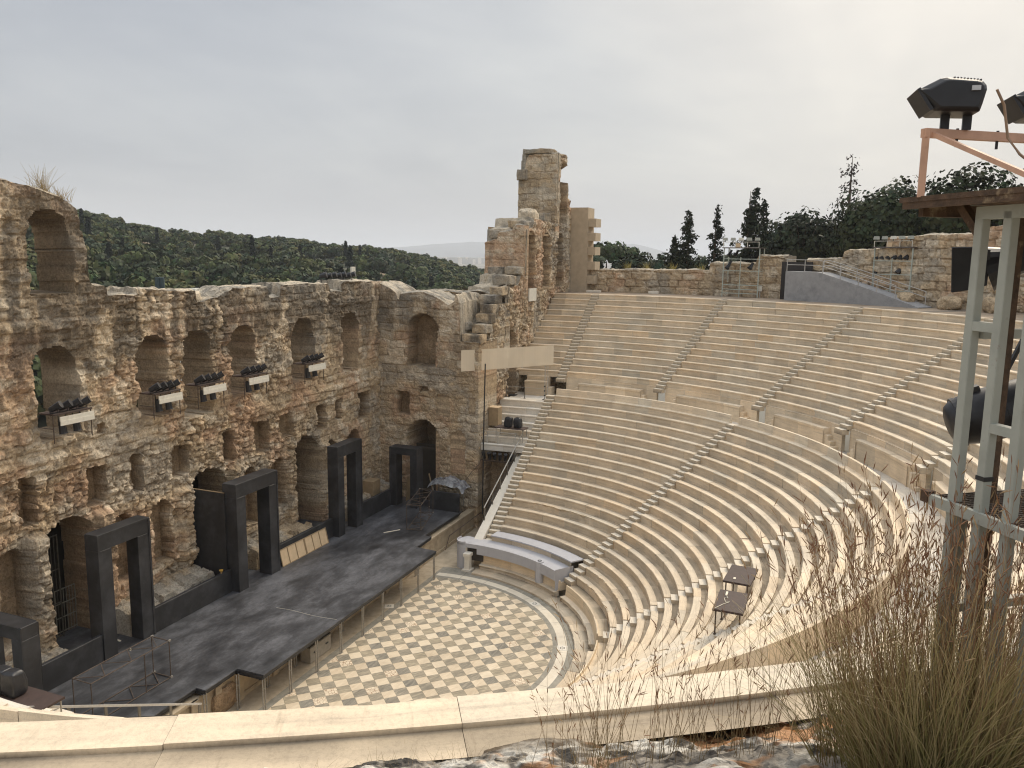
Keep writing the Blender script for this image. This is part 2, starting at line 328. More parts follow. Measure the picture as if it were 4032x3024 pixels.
c = mixc(nt, mth(nt, 'MULTIPLY', front, mth(nt, 'LESS_THAN', R_, 9.75)), c, gring)
c = mixc(nt, mth(nt, 'MULTIPLY', mth(nt, 'LESS_THAN', Y, 1.6), mth(nt, 'MULTIPLY', mth(nt, 'LESS_THAN', R_, 9.40), mth(nt, 'GREATER_THAN', R_, 8.93))), c, wring)
c = mixc(nt, mth(nt, 'MULTIPLY', front, inner), c, ch)
gr = noise_tex(nt, P, 0.55, 5, 0.6); c = mixc(nt, 1.0, c, ramp(nt, gr, [(0.3, 0.84), (0.65, 1.06)]), 'MULTIPLY')
nt.links.new(c, b.inputs['Base Color']); b.inputs['Roughness'].default_value = 0.6; b.inputs['Specular IOR Level'].default_value = 0.3
a = np.linspace(0, 2 * PI, 160, endpoint=False)
tag(MB().add([(10.4 * cos(t), min(10.4 * sin(t), 3.1), 0) for t in a], [tuple(range(160))]).build('orchestra_floor', m), kind='structure')
# rosette slabs let into the ring
M['slab'] = plain('white_marble_slab', (0.74, 0.68, 0.57), 0.55, 0.06, 5); M['inlay'] = plain('dark_inlay', (0.05, 0.045, 0.035), 0.6, 0.2, 9)
for r_, az, lab in ((9.16, -37.5, 'white marble slab with dark wheel rosette in the ring below the grey platform'), (9.16, -72.6, 'white marble slab with dark wheel rosette in the ring nearest the brown tables'), (4.12, 28.1, 'worn marble slab with wheel rosette half under the black stage edge')):
    t = thing('rosette_slab', lab, 'floor slab', (r_ * cos(rad(az)), r_ * sin(rad(az)), 0), rad(az), 'rosette slabs in the orchestra paving')
    MB().box((0, 0, 0.004), (0.52, 0.52, 0.008)).build('slab', M['slab'], t)
    rb = MB()
    for k in range(6):
        p0 = k * PI / 3; pts = [(0.135 * cos(p0 + s * PI / 3), 0.135 * sin(p0 + s * PI / 3), 0.0105) for s in (0.14, 0.32, 0.5, 0.68, 0.86)]
        rb.add([(0.05 * cos(p0 + PI / 6), 0.05 * sin(p0 + PI / 6), 0.0105)] + pts, [(0, 1, 2, 3, 4, 5)])
    rb.build('rosette', M['inlay'], t)
# ------------------------------------------------------------------ seating
LR, LZ, LDR, LDZ = 23.278, 9.403, 0.6534, 0.4418
UR, UZ, UDR, UDZ = 34.863, 16.637, 0.665, 0.443
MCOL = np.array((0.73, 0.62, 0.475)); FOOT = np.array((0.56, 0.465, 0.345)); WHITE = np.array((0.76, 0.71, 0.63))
def ring_sweep(name, prof, foot, a0f, a1f, parent, rng, base=MCOL, blen=(1.0, 2.6), jit=0.006, eroded=0.0, chip=0.0, gap=0.004, mat=None, zrand=0.004, capz=None, tint=0.13):
    """sweep profile [(r,z)...] round the axis, cut into blocks. a0f/a1f(r) give the end angles, so ends can be parallel-sided. foot: profile index where the rough foot zone starts"""
    P = len(prof); rr = np.array([p[0] for p in prof]); zz = np.array([p[1] for p in prof]); rm = rr.mean()
    A0, A1 = a0f(rm), a1f(rm); L = abs(A1 - A0) * rm; cuts = [0.0]
    while cuts[-1] < L: cuts.append(cuts[-1] + rng.uniform(*blen))
    cuts[-1] = L
    if len(cuts) > 2 and cuts[-1] - cuts[-2] < 0.4: cuts.pop(-2)
    Vs, Fs, Cs, UVs = [], [], [], []; n0 = 0
    clen = np.r_[0, np.cumsum(np.hypot(np.diff(rr), np.diff(zz)))]
    a0 = np.array([a0f(r) for r in rr]); a1 = np.array([a1f(r) for r in rr])
    for bi in range(len(cuts) - 1):
        s0, s1 = (cuts[bi] + (gap / 2 if bi else 0)) / L, (cuts[bi + 1] - (gap / 2 if bi < len(cuts) - 2 else 0)) / L
        n = max(1, int(math.ceil((s1 - s0) * L / rm / rad(1.6))))
        if eroded: n = max(n, int((s1 - s0) * L / 0.09))
        elif chip: n = max(n, int((s1 - s0) * L / 0.2))
        t = np.linspace(s0, s1, n + 1)[:, None]; A = a0[None] + (a1 - a0)[None] * t
        dr, dz = rng.normal(0, jit), rng.normal(0, zrand)
        Rr = np.broadcast_to(rr[None] + dr, A.shape).copy(); Zz = np.broadcast_to(zz[None] + dz, A.shape).copy()
        if eroded:
            e = sstep(0.12, 0.2, t) * (1 - sstep(0.7, 0.85, t))
            k = slice(1, 6); nz = np.abs(fbm(t * L * 1.6, np.arange(P)[None, k] * 0.35, 0, 11, 4)) * e
            Rr[:, k] += nz * eroded * 2.0; Zz[:, k] -= nz * eroded
        if chip and not eroded:
            k = slice(2, 6); sN = t * L + 37.7 * bi + 11 * rm; nz = np.clip(fbm(sN * 1.9, np.arange(P)[None, k] * .25, rm, 12, 4) - .12, 0, 1) + .22 * np.abs(fbm(sN * .35, 0, rm, 13, 3)); Rr[:, k] += nz * chip * 3; Zz[:, k] -= nz * chip * 1.2
        V = np.stack([Rr * np.cos(A), Rr * np.sin(A), Zz], -1).reshape(-1, 3)
        q = rng.normal(0, 1, 3); tn = 1 + tint * np.clip(q[0], -1.8, 1.4) * np.array((1, 1.0, 1.0)) + 0.022 * q[1] * np.array((1, 0, -1.2))
        C = np.broadcast_to(base * tn, (n + 1, P, 3)).copy()
        C[:, :2] *= 0.93
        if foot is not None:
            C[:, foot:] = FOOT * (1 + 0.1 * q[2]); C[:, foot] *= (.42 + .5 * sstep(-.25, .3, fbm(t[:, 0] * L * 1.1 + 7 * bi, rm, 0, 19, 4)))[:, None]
        i, j = np.meshgrid(np.arange(n), np.arange(P - 1), indexing='ij'); b0 = (i * P + j).ravel() + n0
        Fs.append(np.r_[np.c_[b0, b0 + P, b0 + P + 1], np.c_[b0, b0 + P + 1, b0 + 1]][:, ::-1])
        Vs.append(V); Cs.append(C.reshape(-1, 3)); uo = rng.uniform(0, 50)
        UVs.append(np.stack([np.broadcast_to(t * L + uo, A.shape), np.broadcast_to(clen[None] + uo, A.shape)], -1).reshape(-1, 2))
        ends = ([0] if bi == 0 else []) + ([n] if bi == len(cuts) - 2 else [])
        n0 += len(V)
        for e in ends:
            pv = V[e * P:(e + 1) * P]; zb = zz.min() if capz is None else capz
            w = np.array([(pv[k, 0], pv[k, 1], zb) for k in range(P)]); k = np.arange(P - 1)
            f = np.r_[np.c_[k, k + 1, k + P + 1], np.c_[k, k + P + 1, k + P]] + n0
            Fs.append(f if e == 0 else f[:, ::-1]); Vs.append(np.r_[pv, w]); Cs.append(np.broadcast_to(base * tn * 0.93, (2 * P, 3)))
            UVs.append(np.c_[np.r_[rr, rr], np.r_[zz, np.full(P, zb)]] + uo); n0 += 2 * P
    V = np.concatenate(Vs); F = np.concatenate(Fs); UV = np.concatenate(UVs)
    return npmesh(name, V, F, mat or M['marble'], parent, np.concatenate(Cs), uv=UV[F.ravel()])
def row_prof(r, z, dr, dz, sw=0.37):
    return [(r + .055, z - dz - .05), (r + .052, z - .13), (r + .014, z - .09), (r, z - .05), (r + .004, z - .014), (r + .02, z), (r + sw, z - .002), (r + sw + .004, z - .042), (r + dr + .06, z - .046)]
HW = 0.36
def edge_f(az, off, side):
    """angle at radius r of a stair's side: stair centre line at azimuth az, shifted sideways by off; side +1 = larger azimuth"""
    return lambda r: rad(az) + math.asin(max(-1, min(1, (off + side * HW) / r)))
# stairways: azimuth, sideways offset
LST = [(0, -0.78), (-39.35, 0), (-76.1, 0), (-103.9, 0), (-140.65, 0), (-180, 0.78)]
UST = [(0, -0.80), (-20.2, 0), (-39.15, 0), (-55.9, 0), (-74.7, 0), (-105.3, 0), (-124.1, 0), (-140.85, 0), (-159.8, 0), (-180, 0.80)]
wrng = np.random.default_rng(3)
LWL = ['lower tier seating wedge between the handrail stairs and the second stairway', 'lower tier seating wedge with the two brown tables', 'lower tier seating wedge nearest the tall dry grass', 'lower tier seating wedge in front of the brown parapet back', 'lower tier seating wedge hidden behind the foreground ledge']
def seating(tier, r0, z0, dr, dz, nrows, stairs, labels, gname):
    out = []
    for w in range(len(stairs) - 1):
        A, B = stairs[w], stairs[w + 1]
        t = thing('seating_wedge', labels[w], 'stone seating', ((r0 - 6) * cos(rad((A[0] + B[0]) / 2)), (r0 - 6) * sin(rad((A[0] + B[0]) / 2)), 0), 0, gname); out.append(t)
        inv = Matrix.Translation(-t.location)
        for k in range(nrows):
            if tier == 'L' and w == 0 and k > 16: continue
            r, z = r0 - dr * k, z0 - dz * k
            pr = row_prof(r, z, dr, dz)
            if tier == 'L' and k == 0: pr = pr[:7] + [(r + .40, z), (r + .42, z + .46), (r + .45, z + .47), (r + .56, z + .47), (r + .58, z - .6)]
            if tier == 'U' and k == 0: pr = pr[:8] + [(r + .7, z - .04)]
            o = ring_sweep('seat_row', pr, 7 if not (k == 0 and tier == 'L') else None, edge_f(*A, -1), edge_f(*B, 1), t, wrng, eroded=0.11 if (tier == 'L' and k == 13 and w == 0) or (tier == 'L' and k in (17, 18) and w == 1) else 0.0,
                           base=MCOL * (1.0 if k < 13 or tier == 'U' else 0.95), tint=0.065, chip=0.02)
            o.matrix_parent_inverse = inv
    return out
seating('L', LR, LZ, LDR, LDZ, 19, LST, LWL, 'lower tier seating wedges')
UWL = ['upper tier seating wedge next to the narrow strip by the tower wall', 'upper tier seating wedge below the light frame with floodlights on top', 'upper tier seating wedge below the concrete ramp', 'upper tier seating wedge left of the can spotlight', 'upper tier seating wedge behind the near light tower posts', 'upper tier seating wedge at the right frame edge below the ashlar wall', 'upper tier seating wedge behind the thick dry grass', 'upper tier seating wedge with the foreground ledge', 'upper tier seating wedge at the left end of the foreground ledge']
seating('U', UR, UZ, UDR, UDZ, 14, UST, UWL, 'upper tier seating wedges')
# narrow end strips against the stage wings: white rows over the vault, and upper rows against the wall
def strip(name, label, r0, z0, dr, dz, ks, base, mirror=False):
    t = thing(name, label, 'stone seating', ((r0 - 3) * (-1 if mirror else 1), 1.2, 0), 0, 'seating strips beside the stage wings'); inv = Matrix.Translation(-t.location)
    for k in ks:
        r, z = r0 - dr * k, z0 - dz * k
        lo = lambda q: math.asin((-0.78 + HW) / q); hi = lambda q: math.asin(2.99 / q)
        a0, a1 = (hi, lo) if not mirror else ((lambda q: PI - lo(q)), (lambda q: PI - hi(q)))
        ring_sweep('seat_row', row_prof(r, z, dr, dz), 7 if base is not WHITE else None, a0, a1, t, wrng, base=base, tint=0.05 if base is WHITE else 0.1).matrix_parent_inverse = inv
strip('seating_strip', 'white marble rows over the vaulted side entrance', LR, LZ, LDR, LDZ, range(1, 8), WHITE)
strip('seating_strip', 'upper rows between the tower wall and the first stairway', UR, UZ, UDR, UDZ, range(0, 14), MCOL)
strip('seating_strip', 'white row ends at the lower left corner by the railing', LR, LZ, LDR, LDZ, range(1, 8), WHITE, True)

# stairways: block steps, two to a row
STEPV = []
def step_mesh(i, depth, h):
    rg = np.random.default_rng(50 + i); w, d = HW - 0.004, depth
    c = [(-w, 0), (w, 0), (w, d), (-w, d)]   # local: x sideways, y outward
    V, F, Cc, U = [], [], [], []
    def quad(p, col, uvs):
        n = len(V); V.extend(p); F.extend([(n, n + 1, n + 2), (n, n + 2, n + 3)]); Cc.extend([col] * 4 if not isinstance(col, list) else col); U.extend(uvs)
    top = (0.75, 0.68, 0.57); fr = [(0.22, 0.19, 0.15), (0.24, 0.21, 0.165), (0.56, 0.48, 0.37), (0.54, 0.46, 0.35)]; o = rg.uniform(0, 30)  # pale tread; riser foot carries grime plus the painted shadow of the gap
    nx = 6
    for k in range(nx):
        x0, x1 = -w + 2 * w * k / nx, -w + 2 * w * (k + 1) / nx
        quad([(x0, 0, 0), (x1, 0, 0), (x1, d, 0), (x0, d, 0)], top, [(x0 + o, 0), (x1 + o, 0), (x1 + o, d), (x0 + o, d)])
        s = rg.uniform(0.55, 1.25, 2)
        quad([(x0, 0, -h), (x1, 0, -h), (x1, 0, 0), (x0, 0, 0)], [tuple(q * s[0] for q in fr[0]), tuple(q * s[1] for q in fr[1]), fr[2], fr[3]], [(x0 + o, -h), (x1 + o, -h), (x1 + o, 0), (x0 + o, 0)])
    for sx in (-1, 1): quad([(sx * w, 0, -h), (sx * w, d, -h), (sx * w, d, 0), (sx * w, 0, 0)][::sx], fr[2], [(0, 0), (d, 0), (d, h), (0, h)])
    F = np.array(F); return npmesh('step', V, F, M['marble'], None, np.array(Cc), uv=np.array(U)[F.ravel()])
def make_steps(dr, h):
    r = []
    for i in range(4):
        o = step_mesh(i, dr / 2 + 0.12, h); r.append(o.data); bpy.data.objects.remove(o)
    return r
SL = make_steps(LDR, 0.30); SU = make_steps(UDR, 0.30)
srng = random.Random(4)
def stairway(label, az, off, r0, z0, dr, dz, n, meshes, gname):
    a = rad(az); ux, uy = cos(a), sin(a); px, py = -uy, ux
    t = thing('stairway', label, 'stairs', (r0 * ux + off * px, r0 * uy + off * py, z0), a - PI / 2, gname)
    for j in range(n):
        o = bpy.data.objects.new('step', srng.choice(meshes)); COL.objects.link(o); o.parent = t
        o.location = (0, -j * dr / 2 + srng.uniform(-.008, .008), -0.05 - j * dz / 2 + srng.uniform(-.006, .006))
LSL = ['stairway beside the sloping metal handrail', 'lower stairway running up from the grey platform', 'lower stairway between the brown tables and the dry grass', 'lower stairway behind the dry grass', 'lower stairway below the foreground ledge', 'lower stairway at the lower left corner']
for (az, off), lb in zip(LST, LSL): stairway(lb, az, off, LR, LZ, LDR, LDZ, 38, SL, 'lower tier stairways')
USL = ['upper stairway closest to the tower', 'upper stairway rising to the light frame with floodlights on top', 'upper stairway rising to the ramp foot', 'upper stairway rising to the lighting frame by the ashlar wall', 'upper stairway behind the can spotlight', 'upper stairway at the right edge behind the light tower', 'upper stairway below the dry grass clump', 'upper stairway under the foreground rock', 'upper stairway under the foreground ledge', 'upper stairway at the far left below the ledge']
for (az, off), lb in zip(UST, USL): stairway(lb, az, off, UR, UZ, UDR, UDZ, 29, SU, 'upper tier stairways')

# passage between the tiers, with its benches
def full(r): return rad(5)
dz_ = ring_sweep('walkway', [(23.6, 8.955), (26.4, 8.955)], None, lambda r: rad(6.5), lambda r: rad(-186.5), None, wrng, base=WHITE * 0.9, blen=(0.9, 1.6)); tag(dz_, kind='structure')
ld = ring_sweep('landing', [(22.62, 8.965), (23.62, 8.965)], None, lambda r: math.asin(2.95 / r), lambda r: math.asin(-0.42 / r), None, wrng, base=WHITE, blen=(0.9, 1.5)); tag(ld, kind='structure')
BL = ['long marble bench on the walkway beside the banner support', 'long marble bench on the walkway left of the second upper stairway', 'long marble bench on the walkway below the light frame', 'long marble bench on the walkway in front of the ramp', 'long marble bench on the walkway beside the can spotlight', 'long marble bench on the walkway at the right edge', 'long marble bench behind the dry grass', 'long marble bench beneath the foreground', 'long marble bench below the ledge']
for w in range(8):
    A, B = UST[w], UST[w + 1]; lab = BL[w + 1]
    t = thing('walkway_bench', lab, 'bench', (25.9 * cos(rad((A[0] + B[0]) / 2)), 25.9 * sin(rad((A[0] + B[0]) / 2)), 8.95), 0, 'marble benches on the walkway'); inv = Matrix.Translation(-t.location)
    a0 = lambda r, A=A: edge_f(*A, -1)(r) - 1.15 / r; a1 = lambda r, B=B: edge_f(*B, 1)(r) + 1.15 / r
    ring_sweep('seat', [(25.76, 8.94), (25.75, 9.93), (25.70, 9.95), (25.69, 10.08), (25.71, 10.10), (26.12, 10.10), (26.13, 10.0), (26.3, 10.0)], None, a0, a1, t, wrng, blen=(1.2, 2.4)).matrix_parent_inverse = inv
    for s in (0, 1):
        for q, (e0, e1, zt) in enumerate(((0.86, 1.15, 9.72), (0.58, 0.86, 9.42), (0.3, 0.58, 9.15))):
            f = (lambda r, e=e0: edge_f(*A, -1)(r) - e / r, lambda r, e=e1: edge_f(*A, -1)(r) - e / r) if s == 0 else (lambda r, e=e1: edge_f(*B, 1)(r) + e / r, lambda r, e=e0: edge_f(*B, 1)(r) + e / r)
            ring_sweep('end_step', [(25.8, 8.94), (25.79, zt - .02), (25.8, zt), (26.3, zt)], None, f[0], f[1], t, wrng, blen=(3, 4), jit=0).matrix_parent_inverse = inv
    # ledge between bench and first row
    ring_sweep('back_ledge', [(26.12, 8.94), (26.12, 10.42), (26.10, 10.44), (26.32, 10.44)], None, edge_f(*A, -1), edge_f(*B, 1), t, wrng).matrix_parent_inverse = inv
t = thing('walkway_bench', BL[0], 'bench', (25.9, 1.2, 8.95), 0, 'marble benches on the walkway'); inv = Matrix.Translation(-t.location)
ring_sweep('seat', [(25.2, 8.94), (25.19, 9.98), (25.14, 10.0), (25.15, 10.12), (25.7, 10.12), (25.7, 10.45), (26.3, 10.45)], None, lambda r: math.asin(2.0 / r), lambda r: math.asin(0.25 / r), t, wrng, blen=(1.2, 2.0)).matrix_parent_inverse = inv
ring_sweep('end_step', [(25.5, 8.94), (25.49, 9.62), (26.3, 9.62)], None, lambda r: math.asin(0.245 / r), lambda r: math.asin(-.12 / r), t, wrng, blen=(3, 4), jit=0).matrix_parent_inverse = inv
# upper walkway behind the last row
tag(ring_sweep('upper_walkway', [(35.5, 16.6), (41.5, 16.66)], None, lambda r: rad(6), lambda r: rad(-120), None, wrng, base=np.array((0.36, 0.29, 0.22)), blen=(.6, 1.2), tint=.15), kind='structure')

# front-row bench with backrest round the orchestra
FB = ['honour bench with backrest under the grey platform', 'honour bench with curved backrest beside the lower stairway', 'honour bench with backrest at the near edge of the checkered floor', 'honour bench behind the ledge', 'honour bench at the far left behind the ledge']
for w in range(5):
    A, B = LST[w], LST[w + 1]
    t = thing('honour_bench', FB[w], 'bench', (10.6 * cos(rad((A[0] + B[0]) / 2)), 10.6 * sin(rad((A[0] + B[0]) / 2)), 0), 0, 'front row benches'); inv = Matrix.Translation(-t.location)
    a0, a1 = edge_f(*A, -1), edge_f(*B, 1)
    if w == 0: a0 = lambda r: rad(-3.4)
    ring_sweep('seat', [(10.56, 0.12), (10.60, 0.30), (10.50, 0.36), (10.47, 0.40), (10.49, 0.425), (10.82, 0.43)], None, a0, a1, t, wrng, blen=(1.4, 2.4), eroded=0.03).matrix_parent_inverse = inv
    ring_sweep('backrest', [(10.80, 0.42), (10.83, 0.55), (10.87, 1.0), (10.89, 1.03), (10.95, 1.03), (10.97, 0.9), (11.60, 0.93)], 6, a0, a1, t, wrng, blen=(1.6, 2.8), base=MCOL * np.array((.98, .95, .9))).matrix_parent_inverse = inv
tag(ring_sweep('orchestra_step', [(9.76, -.02), (9.755, 0.10), (9.78, 0.13), (10.12, 0.14), (10.58, 0.145)], 4, lambda r: rad(-2.5), lambda r: rad(-177.5), None, wrng, base=MCOL * 0.8, eroded=0.05, blen=(.8, 1.6)), kind='structure')
o = ring_sweep('platform_riser', [(11.72, 1.5), (11.715, 1.965)], None, lambda r: rad(-4.8), lambda r: rad(-37.2), None, wrng, base=MCOL * .85, eroded=.02); tag(o, 'worn stone riser between the two levels of the grey platform', 'stone riser')
# ------------------------------------------------------------------ ruined masonry
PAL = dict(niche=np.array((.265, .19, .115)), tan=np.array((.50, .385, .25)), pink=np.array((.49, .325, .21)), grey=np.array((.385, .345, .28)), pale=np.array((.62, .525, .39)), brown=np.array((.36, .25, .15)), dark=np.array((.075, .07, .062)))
def worley(x, y, seed):
    ix, iy = np.floor(x), np.floor(y); f1 = np.full(x.shape, 9.0); f2 = np.full(x.shape, 9.0); rid = np.zeros(x.shape)
    for dx in (-1, 0, 1):
        for dy in (-1, 0, 1):
            cx, cy = ix + dx, iy + dy; z = np.zeros(x.shape); px = cx + .15 + .7 * _hash(cx, cy, z, seed); py = cy + .15 + .7 * _hash(cx, cy, z, seed + 1); d = np.hypot(x - px, y - py); r = _hash(cx, cy, z, seed + 2)
            n = d < f1; f2 = np.where(n, f1, np.minimum(f2, d)); rid = np.where(n, r, rid); f1 = np.where(n, d, f1)
    return f1, f2, rid
def blocks(u, v, seed, ch, bl, vmax):
    """block id random values and distance to the nearest joint, irregular courses"""
    rg = np.random.default_rng(seed); zb = [v.min() - .5]
    while zb[-1] < vmax + 1: zb.append(zb[-1] + rg.uniform(*ch))
    zb = np.array(zb); c = np.clip(np.searchsorted(zb, v) - 1, 0, len(zb) - 2)
    dist = np.minimum(v - zb[c], zb[c + 1] - v); rnd = np.zeros(u.shape); rnd2 = np.zeros(u.shape)
    for k in np.unique(c):
        m = c == k; ub = [u.min() - rg.uniform(0, 1)]
        while ub[-1] < u.max() + 2: ub.append(ub[-1] + rg.uniform(*bl))
        ub = np.array(ub); i = np.clip(np.searchsorted(ub, u[m]) - 1, 0, len(ub) - 2)
        dist[m] = np.minimum(dist[m], np.minimum(u[m] - ub[i], ub[i + 1] - u[m])); r = rg.uniform(-1, 1, len(ub)); r2 = rg.uniform(0, 1, len(ub)); rnd[m] = r[i]; rnd2[m] = r2[i]
    return rnd, rnd2, dist
def gen_wall(name, mapf, u0, u1, z0, top, holes=(), thick=2.0, res=0.085, seed=1, course=(.42, .62), blen=(.6, 1.5), prot=.05, rough=.11, groove=.05, stain=(12.5, 17.0, .8), warm=None, parent=None, mat=None, pads=(), topjit=.08, back=True, bright=1.0, smoothzone=None, rubw=1.0, rubm=None):
    """mapf(u, v, d) -> world xyz, d outwards. holes: (shape,u0,u1,v0,v1,depth). depth >= thick goes right through. pads: (u0,u1,v0,v1,d) raised areas. top: [(u,z)...]"""
    tu = np.array([p[0] for p in top]); tz = np.array([p[1] for p in top])
    nu = int((u1 - u0) / res) + 2; nv = int((tz.max() + .3 - z0) / res) + 2
    us = np.linspace(u0, u1, nu); vs = np.linspace(z0, tz.max() + .3, nv); U, V = np.meshgrid(us, vs, indexing='ij')
    T = np.interp(us, tu, tz) + topjit * fbm(us * 1.3, 0, 0, seed + 5, 4)
    Vc = np.minimum(V, T[:, None])
    wu, wv_ = U + .16 * fbm(U * 1.5, V * 1.5, 0, seed + 1), Vc + .12 * fbm(U * 1.5, V * 1.5, 3, seed + 2); rnd, rnd2, dist = blocks(wu, wv_, seed, course, blen, tz.max())
    f1, f2, rid = worley(wu / .46 + .3 * fbm(U * 3, V * 3, 7, seed + 30), wv_ / .34, seed + 31); rub = np.exp(-((f2 - f1) / .12) ** 2); rf1, rf2, rrid = worley(wu / .17, wv_ / .15, seed + 33)
    big = fbm(U * .28, Vc * .28, 0, seed + 3, 3); er = sstep(-.35, .35, fbm(U * .22, Vc * .3, 9, seed + 4, 3))   # eroded patches
    n1 = fbm(U * 1.1, Vc * 1.3, 0, seed + 6, 5); n2 = fbm(U * 3.4, Vc * 3.8, 0, seed + 7, 4)
    jo = np.exp(-(dist / .045) ** 2); sz = 1.0
    if smoothzone: sz = 1 - .75 * smoothzone(U, Vc)
    rb = sstep(.25, .75, er) * rubw * (1 if rubm is None else rubm(U, Vc)); D = prot * rnd * (1 - .6 * rb) - groove * jo * (1.1 - .9 * rb) + rough * sz * (.3 + 1.0 * er) * n1 + rough * .6 * sz * n2 + .05 * big + sz * rb * (.14 * (rid - .5) - .11 * rub + .06 * (.5 - f1)) + sz * (.25 + .75 * er) * rubw * (.055 * (rrid - .5) - .04 * np.exp(-((rf2 - rf1) / .2) ** 2))
    for (a, b_, c, d_, h) in pads:
        D = D + h * sstep(a - .1, a + .1, U) * (1 - sstep(b_ - .1, b_ + .1, U)) * sstep(c - .1, c + .1, Vc) * (1 - sstep(d_ - .1, d_ + .1, Vc))
    inside = np.zeros(U.shape, bool); inhole = np.zeros(U.shape); reveal = np.zeros(U.shape)
    Up = U + .10 * fbm(U * 1.7, Vc * 1.7, 21, seed + 8, 4); Vp = Vc + .10 * fbm(U * 1.7, Vc * 1.7, 33, seed + 9, 4)
    for sh, a, b_, c, d_, dep in holes:
        k = (Up > a) & (Up < b_) & (Vp > c) & (Vp < d_)
        if sh == 'arch':
            w = (b_ - a) / 2; zc = d_ - w; k &= (Vp < zc) | ((Up - (a + b_) / 2) ** 2 + (Vp - zc) ** 2 < w * w)
        D = np.where(k, -dep + .04 * n1 + .03 * n2 + (-.02 * jo), D); inhole = np.maximum(inhole, k)
        if dep >= thick: inside |= k
    # colour
    h1 = fbm(U * .35, Vc * .45, 3, seed + 11, 4); h2 = fbm(U * 1.2, Vc * 1.6, 5, seed + 12, 4); h3 = fbm(U * .16, Vc * .2, 8, seed + 13, 2)
    def mx(A, B, t): return A + (B - A) * t[..., None]
    Cc = np.broadcast_to(PAL['tan'], U.shape + (3,)).copy()
    wv = sstep(.0, .45, h1 + .25 * (rnd2 - .5) + (0 if warm is None else warm(U, Vc)))
    Cc = mx(Cc, PAL['pink'], .8 * wv); Cc = mx(Cc, PAL['grey'], .75 * sstep(.05, .4, -h1 + .4 * h2)); Cc = mx(Cc, PAL['pale'], .8 * sstep(.1, .5, h2 + .5 * (rnd2 - .45)))
    Cc = Cc * ((1 + .24 * (rnd2 - .5) + .18 * h3) * (1 + rb * .5 * (rid - .45)) * (1 + .35 * (rrid - .5) * rubw))[..., None]; Cc = mx(Cc, PAL['brown'] * .45, .6 * rub * rb)
    # dark lichen and soot streaks, strongest towards the wall head
    st = fbm(U * 1.9, Vc * .38, 2, seed + 14, 5) * .75 + .45 * fbm(U * .33, Vc * .25, 2, seed + 15, 3)
    if stain:
        hgt = sstep(stain[0], stain[1], Vc + .9 * h3); s = sstep(.0, .38, st - .24 + (.62 + (.16 if name == 'front_wall' else 0) * sstep(-3, 6, U)) * hgt * stain[2]) * (.25 + .75 * hgt) * stain[2]
        Cc = mx(Cc, PAL['dark'] * (1 + .5 * h2)[..., None], .75 * np.clip(s, 0, 1)); Cc = mx(Cc, PAL['pale'], .5 * hgt * sstep(.15, .4, -st + .3 * n2))
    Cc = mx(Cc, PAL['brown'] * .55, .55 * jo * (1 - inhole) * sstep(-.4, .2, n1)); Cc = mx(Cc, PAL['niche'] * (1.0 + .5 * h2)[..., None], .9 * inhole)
    Cc = np.clip(Cc * bright, .01, .9)
    front = mapf(U, Vc, D); bk = mapf(U, Vc, np.full(U.shape, -thick))
    F = gridF(nu, nv); vf = V.ravel()[F]; tf = np.broadcast_to(T[:, None], U.shape).ravel()[F]
    ok = ~(vf >= tf - 1e-9).all(1); hid = inside.ravel()[F].all(1)
    ok1 = ok & ~hid; n = U.size
    parts = [F[ok1]]
    if back: parts.append(F[ok1][:, ::-1] + n)
    # cap along the wall head, with the wall's ends
    jt = np.minimum(np.searchsorted(vs, T), nv - 1); ti = np.arange(nu) * nv + jt
    cols = [Cc.reshape(-1, 3), Cc.reshape(-1, 3)]; K = 18; cv = []; cc_ = []
    for k in range(K + 1):
        t = k / K; dd_ = D[np.arange(nu), jt] * (1 - t) - thick * t
        e_ = min(1, k / 2, (K - k) / 2); zz = T + e_ * (.16 * fbm(us * 1.3, k * .33, 0, seed + 20, 5) + .05)
        cv.append(mapf(us + e_ * .16 * fbm(us * .8, k * .5, T * .9, seed + 22, 4), zz, dd_)); cc_.append(mx(mx(np.broadcast_to(PAL['grey'], (nu, 3)), PAL['pale'], sstep(-.3, .3, fbm(us * .8, k * .3, T, seed + 21))), PAL['dark'], .6 * sstep(.1, .35, fbm(us * 1.3, k * .45, T * 1.5, seed + 23, 4))) * bright)
    cvv = np.stack(cv, 1).reshape(-1, 3); parts.append(gridF(nu, K + 1)[:, ::-1] + 2 * n)
    for e, fl in ((0, False), (nu - 1, True)):
        k = np.arange(nv - 1); a = e * nv + k; good = vs[:-1] < T[e]
        f = np.c_[a, a + 1, a + 1 + n, a + n][good]; parts.append(f[:, ::-1] if fl else f)
    Vall = np.concatenate([front.reshape(-1, 3), bk.reshape(-1, 3), cvv]); Call = np.concatenate(cols + [np.stack(cc_, 1).reshape(-1, 3)])
    return npmesh(name, Vall, np.concatenate(parts), mat or M['stone'], parent, Call)
def plane_map(o, ud, nd):
    o, ud, nd = map(np.array, (o, ud, nd))
    return lambda u, v, d: np.stack([o[0] + u * ud[0] + d * nd[0], o[1] + u * ud[1] + d * nd[1], v + 0 * u], -1)
def ring_map(r): return lambda u, v, d: np.stack([(r - d) * np.cos(u / r), (r - d) * np.sin(u / r), v + 0 * u], -1)

